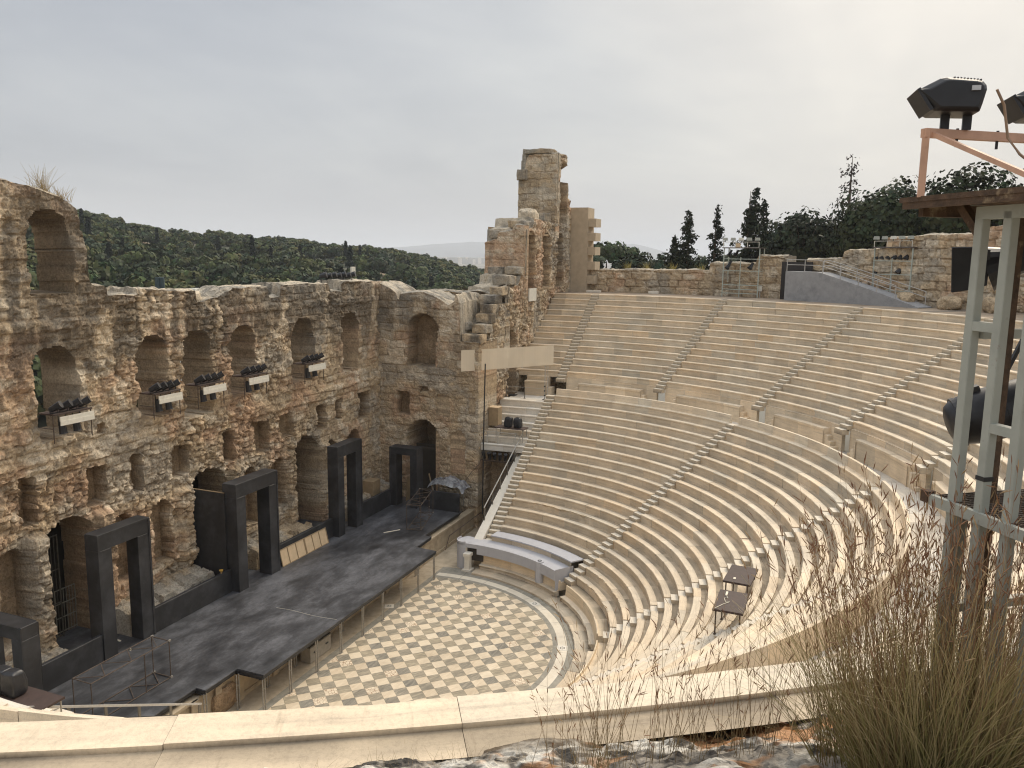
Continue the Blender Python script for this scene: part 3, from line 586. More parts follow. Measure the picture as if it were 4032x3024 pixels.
# stage building: long wall
top = [(-19, 22.3), (-11.1, 22.6), (-9.4, 22.35), (-8.2, 22.0), (-7.6, 21.7), (-7.36, 21.0), (-7.29, 19.8), (-7.16, 18.3), (-6.4, 18.2), (-6.36, 17.75), (-4.48, 17.72), (-4.40, 17.98), (-.6, 17.78), (-.56, 17.16), (1.1, 17.36), (2.2, 17.86), (5.29, 17.8), (5.4, 17.18), (6.4, 17.15), (6.5, 17.96), (11.8, 17.85), (11.88, 17.32), (13.25, 17.3), (13.36, 17.97), (19.6, 17.86)]
TH = 2.2
holes = [('arch', -10.15, -8.0, 17.95, 21.5, TH), ('arch', -10.25, -8.15, 11.62, 15.68, TH), ('arch', -4.7, -2.8, 11.6, 15.7, TH), ('arch', -1.68, .42, 11.12, 15.7, TH), ('arch', 1.93, 4.05, 11.65, 15.72, TH), ('arch', 7.55, 9.82, 11.7, 15.76, TH), ('arch', 13.15, 15.13, 11.77, 15.83, TH), ('arch', -15.9, -13.8, 11.7, 15.7, TH),
         ('arch', -10.5, -7.75, 1.2, 7.85, TH), ('arch', -1.65, 1.28, 1.2, 8.0, TH), ('arch', 7.28, 10.1, 1.2, 8.02, TH),
         ('arch', -12.6, -11.35, 3.1, 7.3, .75), ('arch', -6.75, -5.45, 3.75, 7.1, .75), ('arch', -4.3, -3.1, 3.8, 7.2, .75), ('arch', 2.35, 3.8, 3.8, 7.3, .8), ('arch', 5.15, 6.4, 4.1, 7.2, .8), ('arch', 10.85, 12.15, 4.0, 7.2, .8), ('arch', 13.5, 15.1, 4.0, 7.4, .8),
         ('rect', -11.4, -10.64, 8.07, 10.2, .8), ('rect', -7.97, -7.0, 8.0, 9.8, .8), ('rect', -5.42, -4.72, 8.0, 9.85, .8), ('rect', -2.72, -1.64, 8.1, 9.72, .7), ('rect', 1.0, 1.93, 8.02, 9.78, .8), ('rect', 3.72, 5.1, 7.9, 9.8, .8), ('rect', 6.2, 7.52, 8.35, 9.82, .6), ('rect', 10.0, 11.0, 8.1, 9.87, .8), ('rect', 12.22, 12.97, 8.5, 9.83, .8), ('rect', 15.15, 16.4, 8.0, 9.87, .8), ('rect', 11.7, 12.0, 16.4, 16.9, .4), ('rect', -7.3, -6.9, 11.3, 11.8, .3)]
stage = thing('stage_building', 'tall ruined stage wall with rows of arched windows and square sockets above the black stage', 'ruined wall', (0, 11, 0))
inv = Matrix.Translation(-stage.location)
def par(o, root=None):
    root = root or stage; o.parent = root; o.matrix_parent_inverse = Matrix.Translation(-root.location); return o
pads = [(-11.3, -10.5, -1, 7.6, .55), (-7.75, -6.9, -1, 7.7, .45), (-2.6, -1.7, -1, 7.4, .35), (1.35, 2.3, -1, 7.6, .35), (6.5, 7.25, -1, 7.4, .4), (10.2, 10.85, -1, 7.2, .4), (-19, 18, 10.2, 10.9, .12), (-19, 18, 16.35, 16.8, .10)]
wm = lambda U, V: .22 * sstep(1, -7, U) * sstep(17, 12, V) - .1 * sstep(14, 17, V)
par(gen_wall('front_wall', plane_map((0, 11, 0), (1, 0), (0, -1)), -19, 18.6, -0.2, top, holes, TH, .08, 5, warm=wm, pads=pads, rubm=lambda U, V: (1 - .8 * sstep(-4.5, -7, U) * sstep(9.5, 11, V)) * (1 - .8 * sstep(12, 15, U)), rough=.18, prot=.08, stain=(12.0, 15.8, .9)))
# side wing wall closing the stage at the far end
stop = [(2.85, 13.7), (4.3, 13.75), (4.35, 16.4), (4.7, 17.2), (4.8, 16.6), (5.3, 16.35), (6.0, 16.75), (7.2, 17.15), (9.2, 17.05), (9.3, 16.5), (9.55, 17.1), (11.0, 17.8), (11.4, 17.8)]
sh = [('arch', 6.05, 8.68, 1.2, 7.72, 3.2), ('arch', 3.93, 5.07, 3.95, 7.2, .95), ('arch', 6.14, 8.5, 11.75, 15.66, 1.3), ('rect', 8.48, 9.53, 8.04, 9.75, .8), ('rect', 5.18, 6.2, 8.2, 9.72, .8), ('rect', 3.12, 3.62, 8.5, 9.75, .7), ('rect', 6.9, 7.6, 9.9, 10.3, .3)]
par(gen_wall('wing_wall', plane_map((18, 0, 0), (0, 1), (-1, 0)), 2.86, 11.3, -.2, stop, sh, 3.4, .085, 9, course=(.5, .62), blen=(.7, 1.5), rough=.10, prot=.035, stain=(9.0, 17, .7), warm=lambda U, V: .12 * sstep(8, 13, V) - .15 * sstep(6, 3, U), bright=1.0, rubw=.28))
# back wall and roof slab added and painted near-black to keep the doors dark
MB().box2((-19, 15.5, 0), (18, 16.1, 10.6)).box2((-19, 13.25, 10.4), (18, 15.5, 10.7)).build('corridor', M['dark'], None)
tag(bpy.data.objects['corridor'], 'dark roofed corridor added to shade the stage wall doors', 'passage')
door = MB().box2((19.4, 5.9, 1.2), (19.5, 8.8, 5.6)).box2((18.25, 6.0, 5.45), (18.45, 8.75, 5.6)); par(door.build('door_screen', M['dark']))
# wing towards the seating: wall along the seats, then the tall tower
ntop = [(18.2, 13.6), (20.2, 13.5), (20.3, 15.1), (21.6, 15.2), (21.7, 16.2), (23.6, 16.3), (23.7, 17.4), (25.9, 17.6), (26.0, 18.3), (27.3, 18.4), (27.4, 21.9), (29, 22.2), (29.1, 22.9), (35.0, 22.8), (35.1, 28.8), (37.3, 28.9), (37.7, 28.5), (37.75, 27.2), (38.2, 26.2), (38.3, 25.3), (39.0, 24.9), (39.2, 17.6)]
nh = [('arch', 27.55, 29.75, 17.2, 21.9, 1.2), ('arch', 31.75, 33.6, 17.3, 21.9, 1.0), ('arch', 35.35, 37.25, 17.2, 21.95, 1.5), ('arch', 24.0, 25.6, 8.5, 14.1, 1.6), ('arch', 35.9, 38.0, 22.9, 28.3, 1.5), ('rect', 30.4, 30.8, 15.2, 15.9, .4), ('rect', 33.9, 34.3, 15.6, 16.1, .3), ('rect', 34.6, 34.9, 20.0, 20.6, .3)]
tw = thing('tower_wing', 'tall broken stone tower with arched niches rising at the far end of the stage wall', 'tower', (30, 4.7, 0))
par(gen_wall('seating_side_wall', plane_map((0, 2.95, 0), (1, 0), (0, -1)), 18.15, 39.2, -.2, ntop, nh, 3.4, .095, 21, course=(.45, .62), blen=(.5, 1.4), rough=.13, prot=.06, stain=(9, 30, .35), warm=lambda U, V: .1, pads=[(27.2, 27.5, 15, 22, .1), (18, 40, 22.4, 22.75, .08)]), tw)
def east(name, x, y0, y1, z0, z1, seed, **k):
    tt = k.pop('top', [(y0, z1), (y1, z1)])
    return par(gen_wall(name, plane_map((x, 0, 0), (0, 1), (-1, 0)), y0, y1, z0, tt, k.pop('holes', ()), 1.0, .1, seed, **k), tw)
kw = dict(rubw=.35, course=(.55, .72), blen=(.8, 1.7), rough=.07, prot=.06)
east('tower_face', 34.75, 2.95, 6.55, 21.5, 28.7, 31, top=[(2.9, 28.8), (5.6, 28.7), (5.9, 28.2), (6.0, 26.9), (6.55, 26.8), (6.6, 21.6)], stain=(20, 32, .5), **kw)
east('lower_tower_face', 27.05, 2.95, 6.4, 15.0, 22.4, 33, top=[(2.9, 22.3), (3.9, 22.3), (4.0, 21.9), (5.2, 21.7), (5.3, 21.2), (6.4, 20.9)], stain=(14, 26, .55), warm=lambda U, V: .15, **kw)
par(MB().box2((27.6, 6.3, 10), (35, 6.36, 22.2)).box2((35.3, 6.45, 20), (39.1, 6.5, 28.3)).box2((27.6, 3.1, 21.6), (35.2, 6.3, 21.8)).build('back_face', M['tan']), tw)
east('stepped_face', 23.2, 2.95, 7.2, 12, 18, 35, top=[(2.9, 17.6), (4.0, 17.3), (4.1, 16.9), (5.2, 17.2), (7.2, 16.9)], course=(.5, .7), blen=(.6, 1.2), rough=.2, prot=.16, stain=(10, 18, 1.0))
east('rubble_face', 20.9, 3.6, 9.6, 10, 17.5, 37, top=[(3.6, 15.2), (4.4, 15.4), (4.5, 17.0), (7.5, 17.2), (9.6, 16.9)], course=(.25, .4), blen=(.3, .7), rough=.2, prot=.12, stain=(10, 20, .6))
brg = np.random.default_rng(8)
def squared(c, d, seed, dark=.5):
    n = 9; q = np.linspace(-1, 1, n); V = []; F = []
    for ax in range(3):
        for sg in (-1, 1):
            a, b_ = np.meshgrid(q, q, indexing='ij'); P = np.zeros((n, n, 3)); P[..., ax] = sg; P[..., (ax + 1) % 3] = a; P[..., (ax + 2) % 3] = b_; f = gridF(n, n) + len(V) * n * n; V.append(P.reshape(-1, 3)); F.append(f if sg > 0 else f[:, ::-1])
    V = np.concatenate(V); r = np.linalg.norm(np.abs(V) ** 5, axis=1) ** .2; V = V / np.maximum(r, 1)[:, None] ** .5; W = V * np.array(d) / 2 + np.array(c); nz = fbm(W[:, 0] * 1.8, W[:, 1] * 1.8, W[:, 2] * 1.8, seed, 4); W = W + V * .12 * nz[:, None]
    g = np.clip(.5 + 2 * fbm(W[:, 0] * .9, W[:, 1] * .9, W[:, 2] * .7, seed + 1, 4), 0, 1)[:, None]; C_ = PAL['tan'] * (1 - g) + PAL['grey'] * g; k = dark * sstep(-.1, .3, fbm(W[:, 0] * 1.5, W[:, 1] * 1.5, W[:, 2] * .6, seed + 2, 4))[:, None]; C_ = C_ * (1 - k) + PAL['dark'] * k
    return par(npmesh('stone_block', W, np.concatenate(F), M['stone'], None, C_), tw)
for i, (x, y, z, dx, dy, dz_b) in enumerate(((18.7, 3.5, 13.95, 1.3, 1.5, .62), (18.9, 5.0, 14.1, 1.2, 1.1, .7), (19.6, 3.3, 14.6, 1.2, 1.2, .66), (19.4, 4.6, 14.75, 1.0, 1.0, .6), (20.5, 3.4, 15.3, 1.1, 1.3, .7), (20.9, 3.3, 16.0, 1.1, 1.1, .68), (21.6, 3.5, 16.65, 1.3, 1.4, .65), (22.4, 3.2, 17.25, 1.2, 1.0, .6), (24.6, 3.6, 18.0, 1.6, 1.4, .7), (26.4, 3.5, 18.7, 1.3, 1.2, .6), (26.9, 5.2, 18.6, 1.0, 1.3, .8), (28.2, 3.8, 22.4, 1.4, 1.6, .55), (27.7, 5.3, 21.6, 1.2, 1.4, .6), (33.6, 4.3, 23.2, 1.8, 2.0, .8), (34.6, 6.1, 27.0, .9, .8, .9), (35.6, 4.8, 29.0, 2.0, 2.6, .4))): squared((x, y, z), (dx, dy, dz_b), 900 + 7 * i, .75 if x < 24 else .35)
# grass tuft niche wall patch in pale new stone
par(MB().box2((28.0, 2.80, 16.2), (29.7, 2.9, 17.25)).build('stone_patch', M['cream']), tw)
# modern brick pier behind the tower
M['newbrick'] = plain('restored_masonry', (0.47, 0.375, 0.26), 0.9, 0.1, 2.0, bmp=0.1)
t = thing('masonry_pier', 'smooth tan masonry pier with toothed edge standing right of the tower', 'pier', (41, 2.2, 16.6))
pb = MB().box2((39.35, 1.35, 16.6), (41.4, 3.4, 24.4)); pb.build('shaft', M['newbrick'], t).matrix_parent_inverse = Matrix.Translation((-41, -2.2, -16.6))
for k, z in enumerate((17.4, 18.7, 20.05, 21.35, 22.65)):
    MB().box2((39.5, .62, z), (41.2, 1.345, z + .75)).build('tooth', M['newbrick'], t).matrix_parent_inverse = Matrix.Translation((-41, -2.2, -16.6))
# side entrance between wing and seats: arched head with dark passage below
par(gen_wall('side_entrance', plane_map((18.9, 0, 0), (0, 1), (-1, 0)), .05, 2.95, -.1, [(0, 6.15), (2.95, 6.3)], [('arch', .3, 2.65, -.5, 5.75, .9)], .95, .08, 41, stain=None, rough=.05, prot=.03, bright=.9), tw)
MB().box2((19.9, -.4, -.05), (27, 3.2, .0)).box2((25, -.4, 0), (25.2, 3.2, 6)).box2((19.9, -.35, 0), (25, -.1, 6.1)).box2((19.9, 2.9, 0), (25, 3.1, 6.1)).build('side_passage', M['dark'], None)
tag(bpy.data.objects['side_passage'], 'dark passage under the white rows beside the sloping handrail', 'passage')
# wall behind the upper walkway (ashlar), rising to the right
RB = 40.4
def arc(a): return rad(a) * RB
wtop = [(arc(-24.3), 20.15), (arc(-20.4), 20.15), (arc(-20.3), 19.5), (arc(-14.3), 19.5), (arc(-14.2), 18.85), (arc(1), 18.7), (arc(3), 19.35), (arc(6), 19.3)]
kw = dict(rubw=.35, course=(.62, .8), blen=(.8, 2.0), rough=.12, prot=.09, groove=.09, mat=M['stone_big'], stain=(15, 24, .32))
t = thing('walkway_wall', 'long low ashlar wall behind the top row between the tower and the ramp', 'stone wall', (38, -6, 16.6)); par(gen_wall('wall', ring_map(RB), arc(-24.3), arc(5.2), 16.3, wtop, (), 1.4, .09, 51, warm=lambda U, V: -.2, **kw), t)
wtop2 = [(arc(-92), 23.5), (arc(-60), 23.3), (arc(-52), 22.9), (arc(-50), 22.3), (arc(-46.5), 22.2), (arc(-46.4), 21.8), (arc(-36), 21.6), (arc(-35.9), 20.8), (arc(-31), 20.6), (arc(-30.9), 20.0), (arc(-27), 19.9)]
kw['course'] = (.42, .85); kw['blen'] = (.4, 1.6); kw['rough'] = .17; kw['rubw'] = .7
t = thing('ashlar_wall', 'high rough ashlar and rubble wall behind the ramp and right of it', 'stone wall', (28, -28, 16.6)); par(gen_wall('wall', ring_map(RB + .5), arc(-92), arc(-26.6), 16.3, wtop2, (), 1.6, .09, 57, warm=lambda U, V: .12, **kw), t)
M['gate'] = plain('dark_gate', (0.025, 0.02, 0.018), 0.7, 0.2, 5)
tag(MB().box2((36.2, -18.6, 16.6), (36.4, -16.2, 19.7)).build('gate', M['gate'], None), 'dark gate closing the gap between the two ashlar walls', 'gate')
# loose rough masonry footings along the stage wall, between the doors
def rubble(name, label, x0, x1, y0, y1, z1, seed):
    nx, ny = int((x1 - x0) / .09), int((y1 - y0) / .09); X, Y = np.meshgrid(np.linspace(x0, x1, nx), np.linspace(y0, y1, ny), indexing='ij')
    rnd, rnd2, dist = blocks(X + .1 * fbm(X, Y, 0, seed), Y + .1 * fbm(X, Y, 4, seed), seed, (.4, .7), (.5, 1.2), y1)
    e = np.minimum(np.minimum(X - x0, x1 - X), Y - y0 + .1 * fbm(X * 2, 0, 0, seed)); Z = z1 + .35 * (Y - y0) / (y1 - y0) + .16 * rnd + .13 * fbm(X * 1.6, Y * 1.6, 0, seed + 1) - .15 * np.exp(-(dist / .05) ** 2)
    Z = np.where(e < .06, .2, Z); C_ = PAL['tan'] * .8 + (PAL['grey'] - PAL['tan'] * .8) * sstep(-.3, .3, fbm(X * .9, Y * .9, 0, seed + 2))[..., None]
    C_ = C_ * (.85 + .4 * rnd2)[..., None]
    return tag(npmesh(name, np.stack([X, Y, Z], -1).reshape(-1, 3), gridF(nx, ny), M['stone'], None, C_.reshape(-1, 3)), label, 'rubble base', 'rubble footings of the stage wall')
rubble('rubble_base', 'rubble footing behind the low black wall left of the tall portal', -7.7, -1.75, 9.35, 11.2, 2.75, 3)
rubble('rubble_base', 'rubble footing above the leaning pale panel', 1.45, 7.15, 9.35, 11.2, 2.65, 5)
rubble('rubble_base', 'rubble footing in the far corner behind the low black wall', 10.3, 18, 9.7, 11.2, 2.55, 7)
rubble('rubble_base', 'rubble footing at the left frame edge behind the corner portal', -17, -10.6, 9.3, 11.2, 2.4, 9)
# stones lying on the wall heads
def rock(name, c, s, seed, label, cat='stone', group=None, col='pale', mat=None):
    import bmesh
    bm = bmesh.new(); bmesh.ops.create_icosphere(bm, subdivisions=4, radius=1); P = np.array([v.co[:] for v in bm.verts]); F = np.array([[v.index for v in f.verts] for f in bm.faces]); bm.free()
    q = np.sign(P) * np.abs(P) ** .62; n = fbm(P[:, 0] * 1.7, P[:, 1] * 1.7, P[:, 2] * 1.7, seed, 5)
    V = q * (1 + .22 * n)[:, None] * np.array(s) + np.array(c); cc = np.array(PAL[col]) * (1 + .45 * fbm(P[:, 0] * 3, P[:, 1] * 3, P[:, 2] * 3, seed + 3, 4))[:, None]
    return tag(npmesh(name, V, F, mat or M['stone'], None, cc), label, cat, group)
rock('capstone', (-.2, 12.2, 17.35), (.9, .7, .42), 4, 'pale weathered capstone on the wall head right of the long dark merlon', group='capstones on the stage wall')
rock('capstone', (5.1, 12.4, 17.5), (1.6, .6, .4), 6, 'long flat capstone on the wall head above the third arched window', group='capstones on the stage wall')
rock('capstone', (30.6, 4.0, 23.2), (1.1, .7, .6), 8, 'rounded block on the lower tower shoulder beside the tall tower', group='tower blocks')
rock('stone_block', (31.2, -25.2, 17.1), (1.5, .6, .55), 12, 'long rough boulder lying at the foot of the ashlar wall by the ramp tip', col='tan')
rock('stone_block', (28.6, -27.8, 17.0), (1.4, .7, .55), 13, 'rough stone block on the ground under the big black lamp housing', col='tan')
rock('stone_block', (26.0, -30.2, 17.05), (1.5, .7, .6), 14, 'rough stone block on the ground behind the light tower posts', col='tan')
# ------------------------------------------------------------------ temporary stage and set
DZ = 1.80
m, nt, b = new_mat('stage_floor_paint'); g = N(nt, 'ShaderNodeTexCoord').outputs['Object']
d1 = noise_tex(nt, mapping(nt, g, (0.20, 0.32, 1)), 1.0, 7, 0.66, 0.5); d2 = noise_tex(nt, mapping(nt, g, (0.55, 1.3, 1)), 1.0, 7, 0.68, 0.3); d3 = noise_tex(nt, g, 7, 5, 0.7)
dust = mth(nt, 'ADD', mth(nt, 'MULTIPLY', d1, 0.55), mth(nt, 'MULTIPLY', d2, 0.45))
c = mixc(nt, ramp(nt, dust, [(0.38, 0.0), (0.48, 0.22), (0.56, 0.55), (0.68, 1.0)]), (0.016, 0.0165, 0.019), (0.175, 0.178, 0.19))
c = mixc(nt, 1.0, c, ramp(nt, d3, [(0.3, 0.75), (0.7, 1.2)]), 'MULTIPLY')
sp = N(nt, 'ShaderNodeSeparateXYZ'); nt.links.new(g, sp.inputs[0])
bd = mth(nt, 'LESS_THAN', mth(nt, 'ABSOLUTE', mth(nt, 'SUBTRACT', mth(nt, 'FRACT', mth(nt, 'MULTIPLY', sp.outputs[1], 0.82)), 0.5)), 0.006)
c = mixc(nt, mth(nt, 'MULTIPLY', bd, 0.45), c, (0.012, 0.012, 0.013))
nt.links.new(c, b.inputs['Base Color']); b.inputs['Roughness'].default_value = 0.5; b.inputs['Specular IOR Level'].default_value = 0.45
M['deck'] = m
deck = thing('stage_deck', 'large black stage deck on scaffold legs in front of the ruined wall', 'stage', (0, 5, DZ)); di = Matrix.Translation((0, -5, -DZ))
def pd(o): o.parent = deck; o.matrix_parent_inverse = di; return o
outl = [(-17.5, 3.25), (-10.05, 3.2), (-10.05, 2.72), (-8.1, 2.72), (-8.1, 1.30), (8.3, 1.30), (8.42, 2.75), (10.55, 2.78), (10.55, 3.28), (16.0, 3.26), (16.0, 6.0), (17.6, 6.0), (17.6, 9.3), (10.85, 9.3), (10.85, 12.6), (7.1, 12.6), (7.1, 9.3), (1.35, 9.3), (1.35, 12.6), (-1.75, 12.6), (-1.75, 9.3), (-7.65, 9.3), (-7.65, 12.6), (-10.55, 12.6), (-10.55, 9.3), (-17.5, 9.3)]
pd(MB().prism(outl, DZ - .045, DZ).build('deck_floor', M['deck']))
fr = MB()
for i in range(10):
    (x0, y0), (x1, y1) = outl[i], outl[i + 1]
    fr.bar((x0, y0 + .05, DZ - .11), (x1, y1 + .05, DZ - .11), .06, .12); fr.bar((x0, y0 + .09, DZ - .22), (x1, y1 + .09, DZ - .22), .05, .06)
pd(fr.build('edge_beam', M['blackmetal']))
def leg_pair(x, y):
    mb = MB()
    for dx in (-.075, .075):
        mb.tube([(x + dx, y, .012), (x + dx, y, DZ - .2)], .03, 8); mb.box((x + dx, y, .008), (.11, .11, .016))
    mb.bar((x - .09, y, 1.1), (x + .09, y, 1.1), .03)
    pd(mb.build('scaffold_leg', M['galv']))
for k in range(8):
    x = -8.02 + 2.04 * k
    if k: leg_pair(x - .25, 1.34)
    leg_pair(x - .2, 2.62)
leg_pair(8.13, 1.38); leg_pair(8.2, 2.7); leg_pair(-8.0, 1.40); leg_pair(-10.0, 2.8)
pdw = thing('stage_front_wall', 'low marble stage front wall half hidden under the black deck', 'stone wall', (0, 3.2, 0)); pi_ = Matrix.Translation((0, -3.2, 0))
def pw(o): o.parent = pdw; o.matrix_parent_inverse = pi_; return o
M['front'] = plain('front_wall_stone', (0.42, 0.335, 0.225), 0.85, 0.18, 1.6, c2=(0.26, 0.20, 0.135), c2lim=(0.5, 0.66), bmp=0.2)
pw(MB().box2((-17.8, 3.12, -.1), (18.3, 3.6, 1.42)).build('wall', M['front'])); pw(MB().box2((-17.8, 3.04, 1.3), (18.3, 3.12, 1.44)).box2((-17.8, 3.05, 0), (18.3, 3.12, .22)).build('moulding', M['front']))
for x in (-11.9, -10.4, -9.0, -7.6, -5.2, -2.7, 2.6, 5.2, 9.4): pw(MB().box2((x - .18, 2.96, 0), (x + .18, 3.04, 1.42)).box2((x - .22, 2.93, 1.3), (x + .22, 3.04, 1.42)).build('pilaster', M['front']))
pw(rock('broken_core', (-8.6, 3.05, .55), (.75, .16, .55), 5, None, None, col='brown'))
# portals
def portal(label, x0, x1, y0, y1, z1, pw_, lh, axis='x'):
    """axis x: faces the orchestra; axis y: faces along the stage"""
    t = thing('stage_portal', label, 'stage portal', ((x0 + x1) / 2, (y0 + y1) / 2, DZ), 0, 'black stage portals'); cx, cy = (x0 + x1) / 2, (y0 + y1) / 2
    W_, D_ = ((x1 - x0), (y1 - y0)) if axis == 'x' else ((y1 - y0), (x1 - x0)); H = z1 - DZ; rz = 0 if axis == 'x' else -PI / 2
    for s in (-1, 1):
        mb = MB().box((s * (W_ / 2 - pw_ / 2), 0, (H - lh) / 2), (pw_, D_, H - lh)); o = mb.build('post', M['black'], t, bevel=.012); o.rotation_euler = (0, 0, rz)
    o = MB().box((0, 0, H - lh / 2), (W_ - .003, D_ - .003, lh)).build('lintel', M['black'], t, bevel=.012); o.rotation_euler = (0, 0, rz)
    tr = MB()
    for yy in ((-D_ / 2 - .012), (D_ / 2 + .012)):
        for s in (-1, 1): tr.box((s * (W_ / 2 - .05), yy, H / 2 - .02), (.10, .024, H - .04))
        tr.box((0, yy, H - .05), (W_ - .2, .024, .10))
    o = tr.build('trim', M['black'], t); o.rotation_euler = (0, 0, rz)
portal('black portal standing nearest the left side, before the first deep doorway', -9.85, -6.92, 8.53, 9.25, 7.58, .74, .74)
portal('black portal standing in the middle left of the pale leaning panel', -1.53, 1.93, 8.10, 8.95, 7.75, .76, .76)
portal('tall black portal right of the pale leaning panel', 7.94, 10.8, 8.12, 8.85, 7.74, .74, .74)
portal('low black portal turned sideways at the far end of the stage', 15.36, 16.25, 6.45, 8.68, 6.16, .55, .52, 'y')
portal('low black portal turned sideways at the lower left frame edge', -15.33, -14.63, 6.2, 8.7, 6.18, .55, .52, 'y')
def lowwall(label, a, b_): tag(MB().box2(a, b_).build('low_wall', M['black'], bevel=.01), label, 'low wall', 'low black set walls')
lowwall('low black wall between the left corner portal and the first portal', (-14.62, 8.56, DZ), (-9.86, 8.76, 3.02)); lowwall('low black wall between the two left portals', (-6.91, 8.56, DZ), (-1.54, 8.76, 3.04))
lowwall('low black wall behind the pale leaning panel', (1.94, 8.56, DZ), (7.93, 8.76, 3.03)); lowwall('low black wall from the tall portal to the far corner portal', (10.81, 8.56, DZ), (15.35, 8.76, 3.03))
lowwall('low black wall closing the far right end of the stage', (15.72, 3.28, DZ), (15.86, 5.6, 3.16))
t = thing('masking_flat', 'tall plain black flat standing in the middle doorway', 'scenery panel', (-1.6, 10, DZ)); MB().box((0, .05, 2.72), (.05, 2.5, 5.44)).build('panel', M['black'], t); MB().box((0, .05, 5.455), (.055, 2.5, .03)).build('edge_strip', M['tan'], t)
# pale panel leaning on the wall
t = thing('leaning_panel', 'pale plywood panel with battens leaning on the low black wall', 'panel', (4.62, 8.22, DZ)); t.rotation_euler = (rad(-14), 0, rad(-1))
MB().box((0, 0, .5), (4.5, .02, 1.0)).build('sheet', M['ply'], t)
bt = MB()
for x in (-2.23, -1.55, -.78, 0.0, .08, .80, 1.5, 2.23): bt.box((x, -.025, .5), (.045, .03, 1.0))
for z in (.02, .98): bt.box((0, -.025, z), (4.42, .028, .045))
bt.build('batten', M['tan'], t)
# scaffold trusses on the deck
def frame_truss(label, P0, P1, w, h, bays, mat):
    P0 = Vector(P0); P1 = Vector(P1); d = (P1 - P0); L = d.length; d.normalize(); n = Vector((-d.y, d.x, 0))
    t = thing('scaffold_frame', label, 'scaffold', P0); t.rotation_euler = (0, 0, math.atan2(d.y, d.x)); r = .022
    for y in (0, w):
        for x in (0, L * .66, L) if y == 0 else (0, L): MB().tube([(x, y, 0), (x, y, h)], r, 6).build('upright', mat, t)
    for z in (.03, h):
        MB().tube([(0, 0, z), (L, 0, z)], r, 6).tube([(0, w, z), (L, w, z)], r, 6).tube([(0, 0, z), (0, w, z)], r, 6).tube([(L, 0, z), (L, w, z)], r, 6).build('ledger', mat, t)
        br = MB()
        for k in range(bays): br.tube([(L * k / bays, 0 if k % 2 else w, z), (L * (k + 1) / bays, w if k % 2 else 0, z)], r * .8, 6)
        br.build('bracing', mat, t)
    cl = MB()
    for y in (0, w):
        for z in (.03, h): cl.box((L + .03, y, z), (.12, .07, .07))
    cl.build('coupler', M['galv'], t)
frame_truss('long low scaffold frame on the stage by the lower left portal', (-13.7, 4.85, DZ), (-9.83, 4.78, DZ), .98, 1.68, 6, M['rusty'])
frame_truss('small scaffold frame at the far end of the black stage', (11.25, 3.95, DZ), (14.95, 4.95, DZ), .95, 1.72, 6, M['rusty'])
def stick(name, label, a, b_, w, h, mat, cat='batten'): return tag(MB().bar(a, b_, w, h).build(name, mat), label, cat)
stick('wooden_batten', 'pale batten lying on the stage before the far scaffold frame', (9.85, 5.95, DZ + .02), (10.81, 5.27, DZ + .02), .06, .035, M['white'])
stick('wooden_batten', 'short pale offcut lying inside the first portal', (-8.1, 10.0, DZ + .02), (-8.2, 9.4, DZ + .02), .09, .03, M['white'])
tag(MB().box((-8.66, 8.3, DZ + .03), (.10, .07, .05)).build('rag', M['white']), 'small pale scrap lying by the foot of the first portal', 'scrap')
tag(MB().tube([(-2.3 + .05 * sin(k * .9), 5.1 - k * .45, DZ + .006) for k in range(9)], .008, 5).build('cord', M['white']), 'thin white cord lying across the black stage', 'cord')
t = thing('work_lamp', 'small yellow lamp on the low black wall beside the middle portal', 'lamp', (-2.22, 8.66, 3.04)); MB().tube([(0, 0, 0), (0, 0, .09)], .04, 8).build('base', M['tan'], t); MB().tube([(0, 0, .09), (0, 0, .2)], [.06, .11], 10).build('shade', M['yellow'], t)
# far corner: table under plastic, boards, box
t = thing('tarp_table', 'work table at the far end of the stage', 'table', (16.9, 4.7, DZ)); MB().box((0, 0, 1.72), (1.0, 2.1, .05)).build('tabletop', M['brown'], t)
for sx in (-1, 1):
    for sy in (-1, 1): MB().bar((sx * .45, sy * 1.0, 0), (sx * .45, sy * 1.0, 1.7), .05).build('leg', M['galv'], t)
nx = 34; X, Y = np.meshgrid(np.linspace(-.75, .75, nx), np.linspace(-1.55, 1.35, 50), indexing='ij')
Z = .42 * np.exp(-((Y + .1) / .55) ** 2) * np.exp(-(X / .6) ** 2) + .16 * np.abs(fbm(X * 1.7, Y * 1.7, 0, 4, 4)) + .10 * fbm(X * 3, Y * 3.3, 0, 6, 3) - .35 * sstep(1.05, 1.5, np.abs(Y)) - .2 * sstep(.5, .75, np.abs(X)) + .06
M['plastic'] = plain('clear_plastic_sheet', (0.27, 0.275, 0.28), 0.25, 0.4, 5, c2=(0.10, 0.10, 0.11), c2lim=(0.45, 0.6))
tag(npmesh('plastic_sheet', np.stack([X + 16.9, Y + 4.7, Z + DZ + 1.76], -1).reshape(-1, 3), gridF(nx, 50), M['plastic'], smooth=True), 'crumpled clear plastic sheet thrown over the table at the far end of the stage', 'plastic sheet')
stick('board', 'bare tan board leaning inside the far sideways portal', (17.0, 8.05, DZ), (17.15, 8.05, DZ + 1.75), .03, .75, M['tan'], 'board')
stick('plank', 'long pale plank leaning by the dark side doorway', (17.2, 5.9, DZ), (17.7, 6.7, DZ + 2.0), .05, .12, M['tan'], 'plank')
tag(MB().box2((14.6, 9.6, 2.5), (15.6, 10.5, 3.6)).build('wooden_box', M['tan'], bevel=.02), 'brown wooden box in the corner behind the low black wall', 'box')
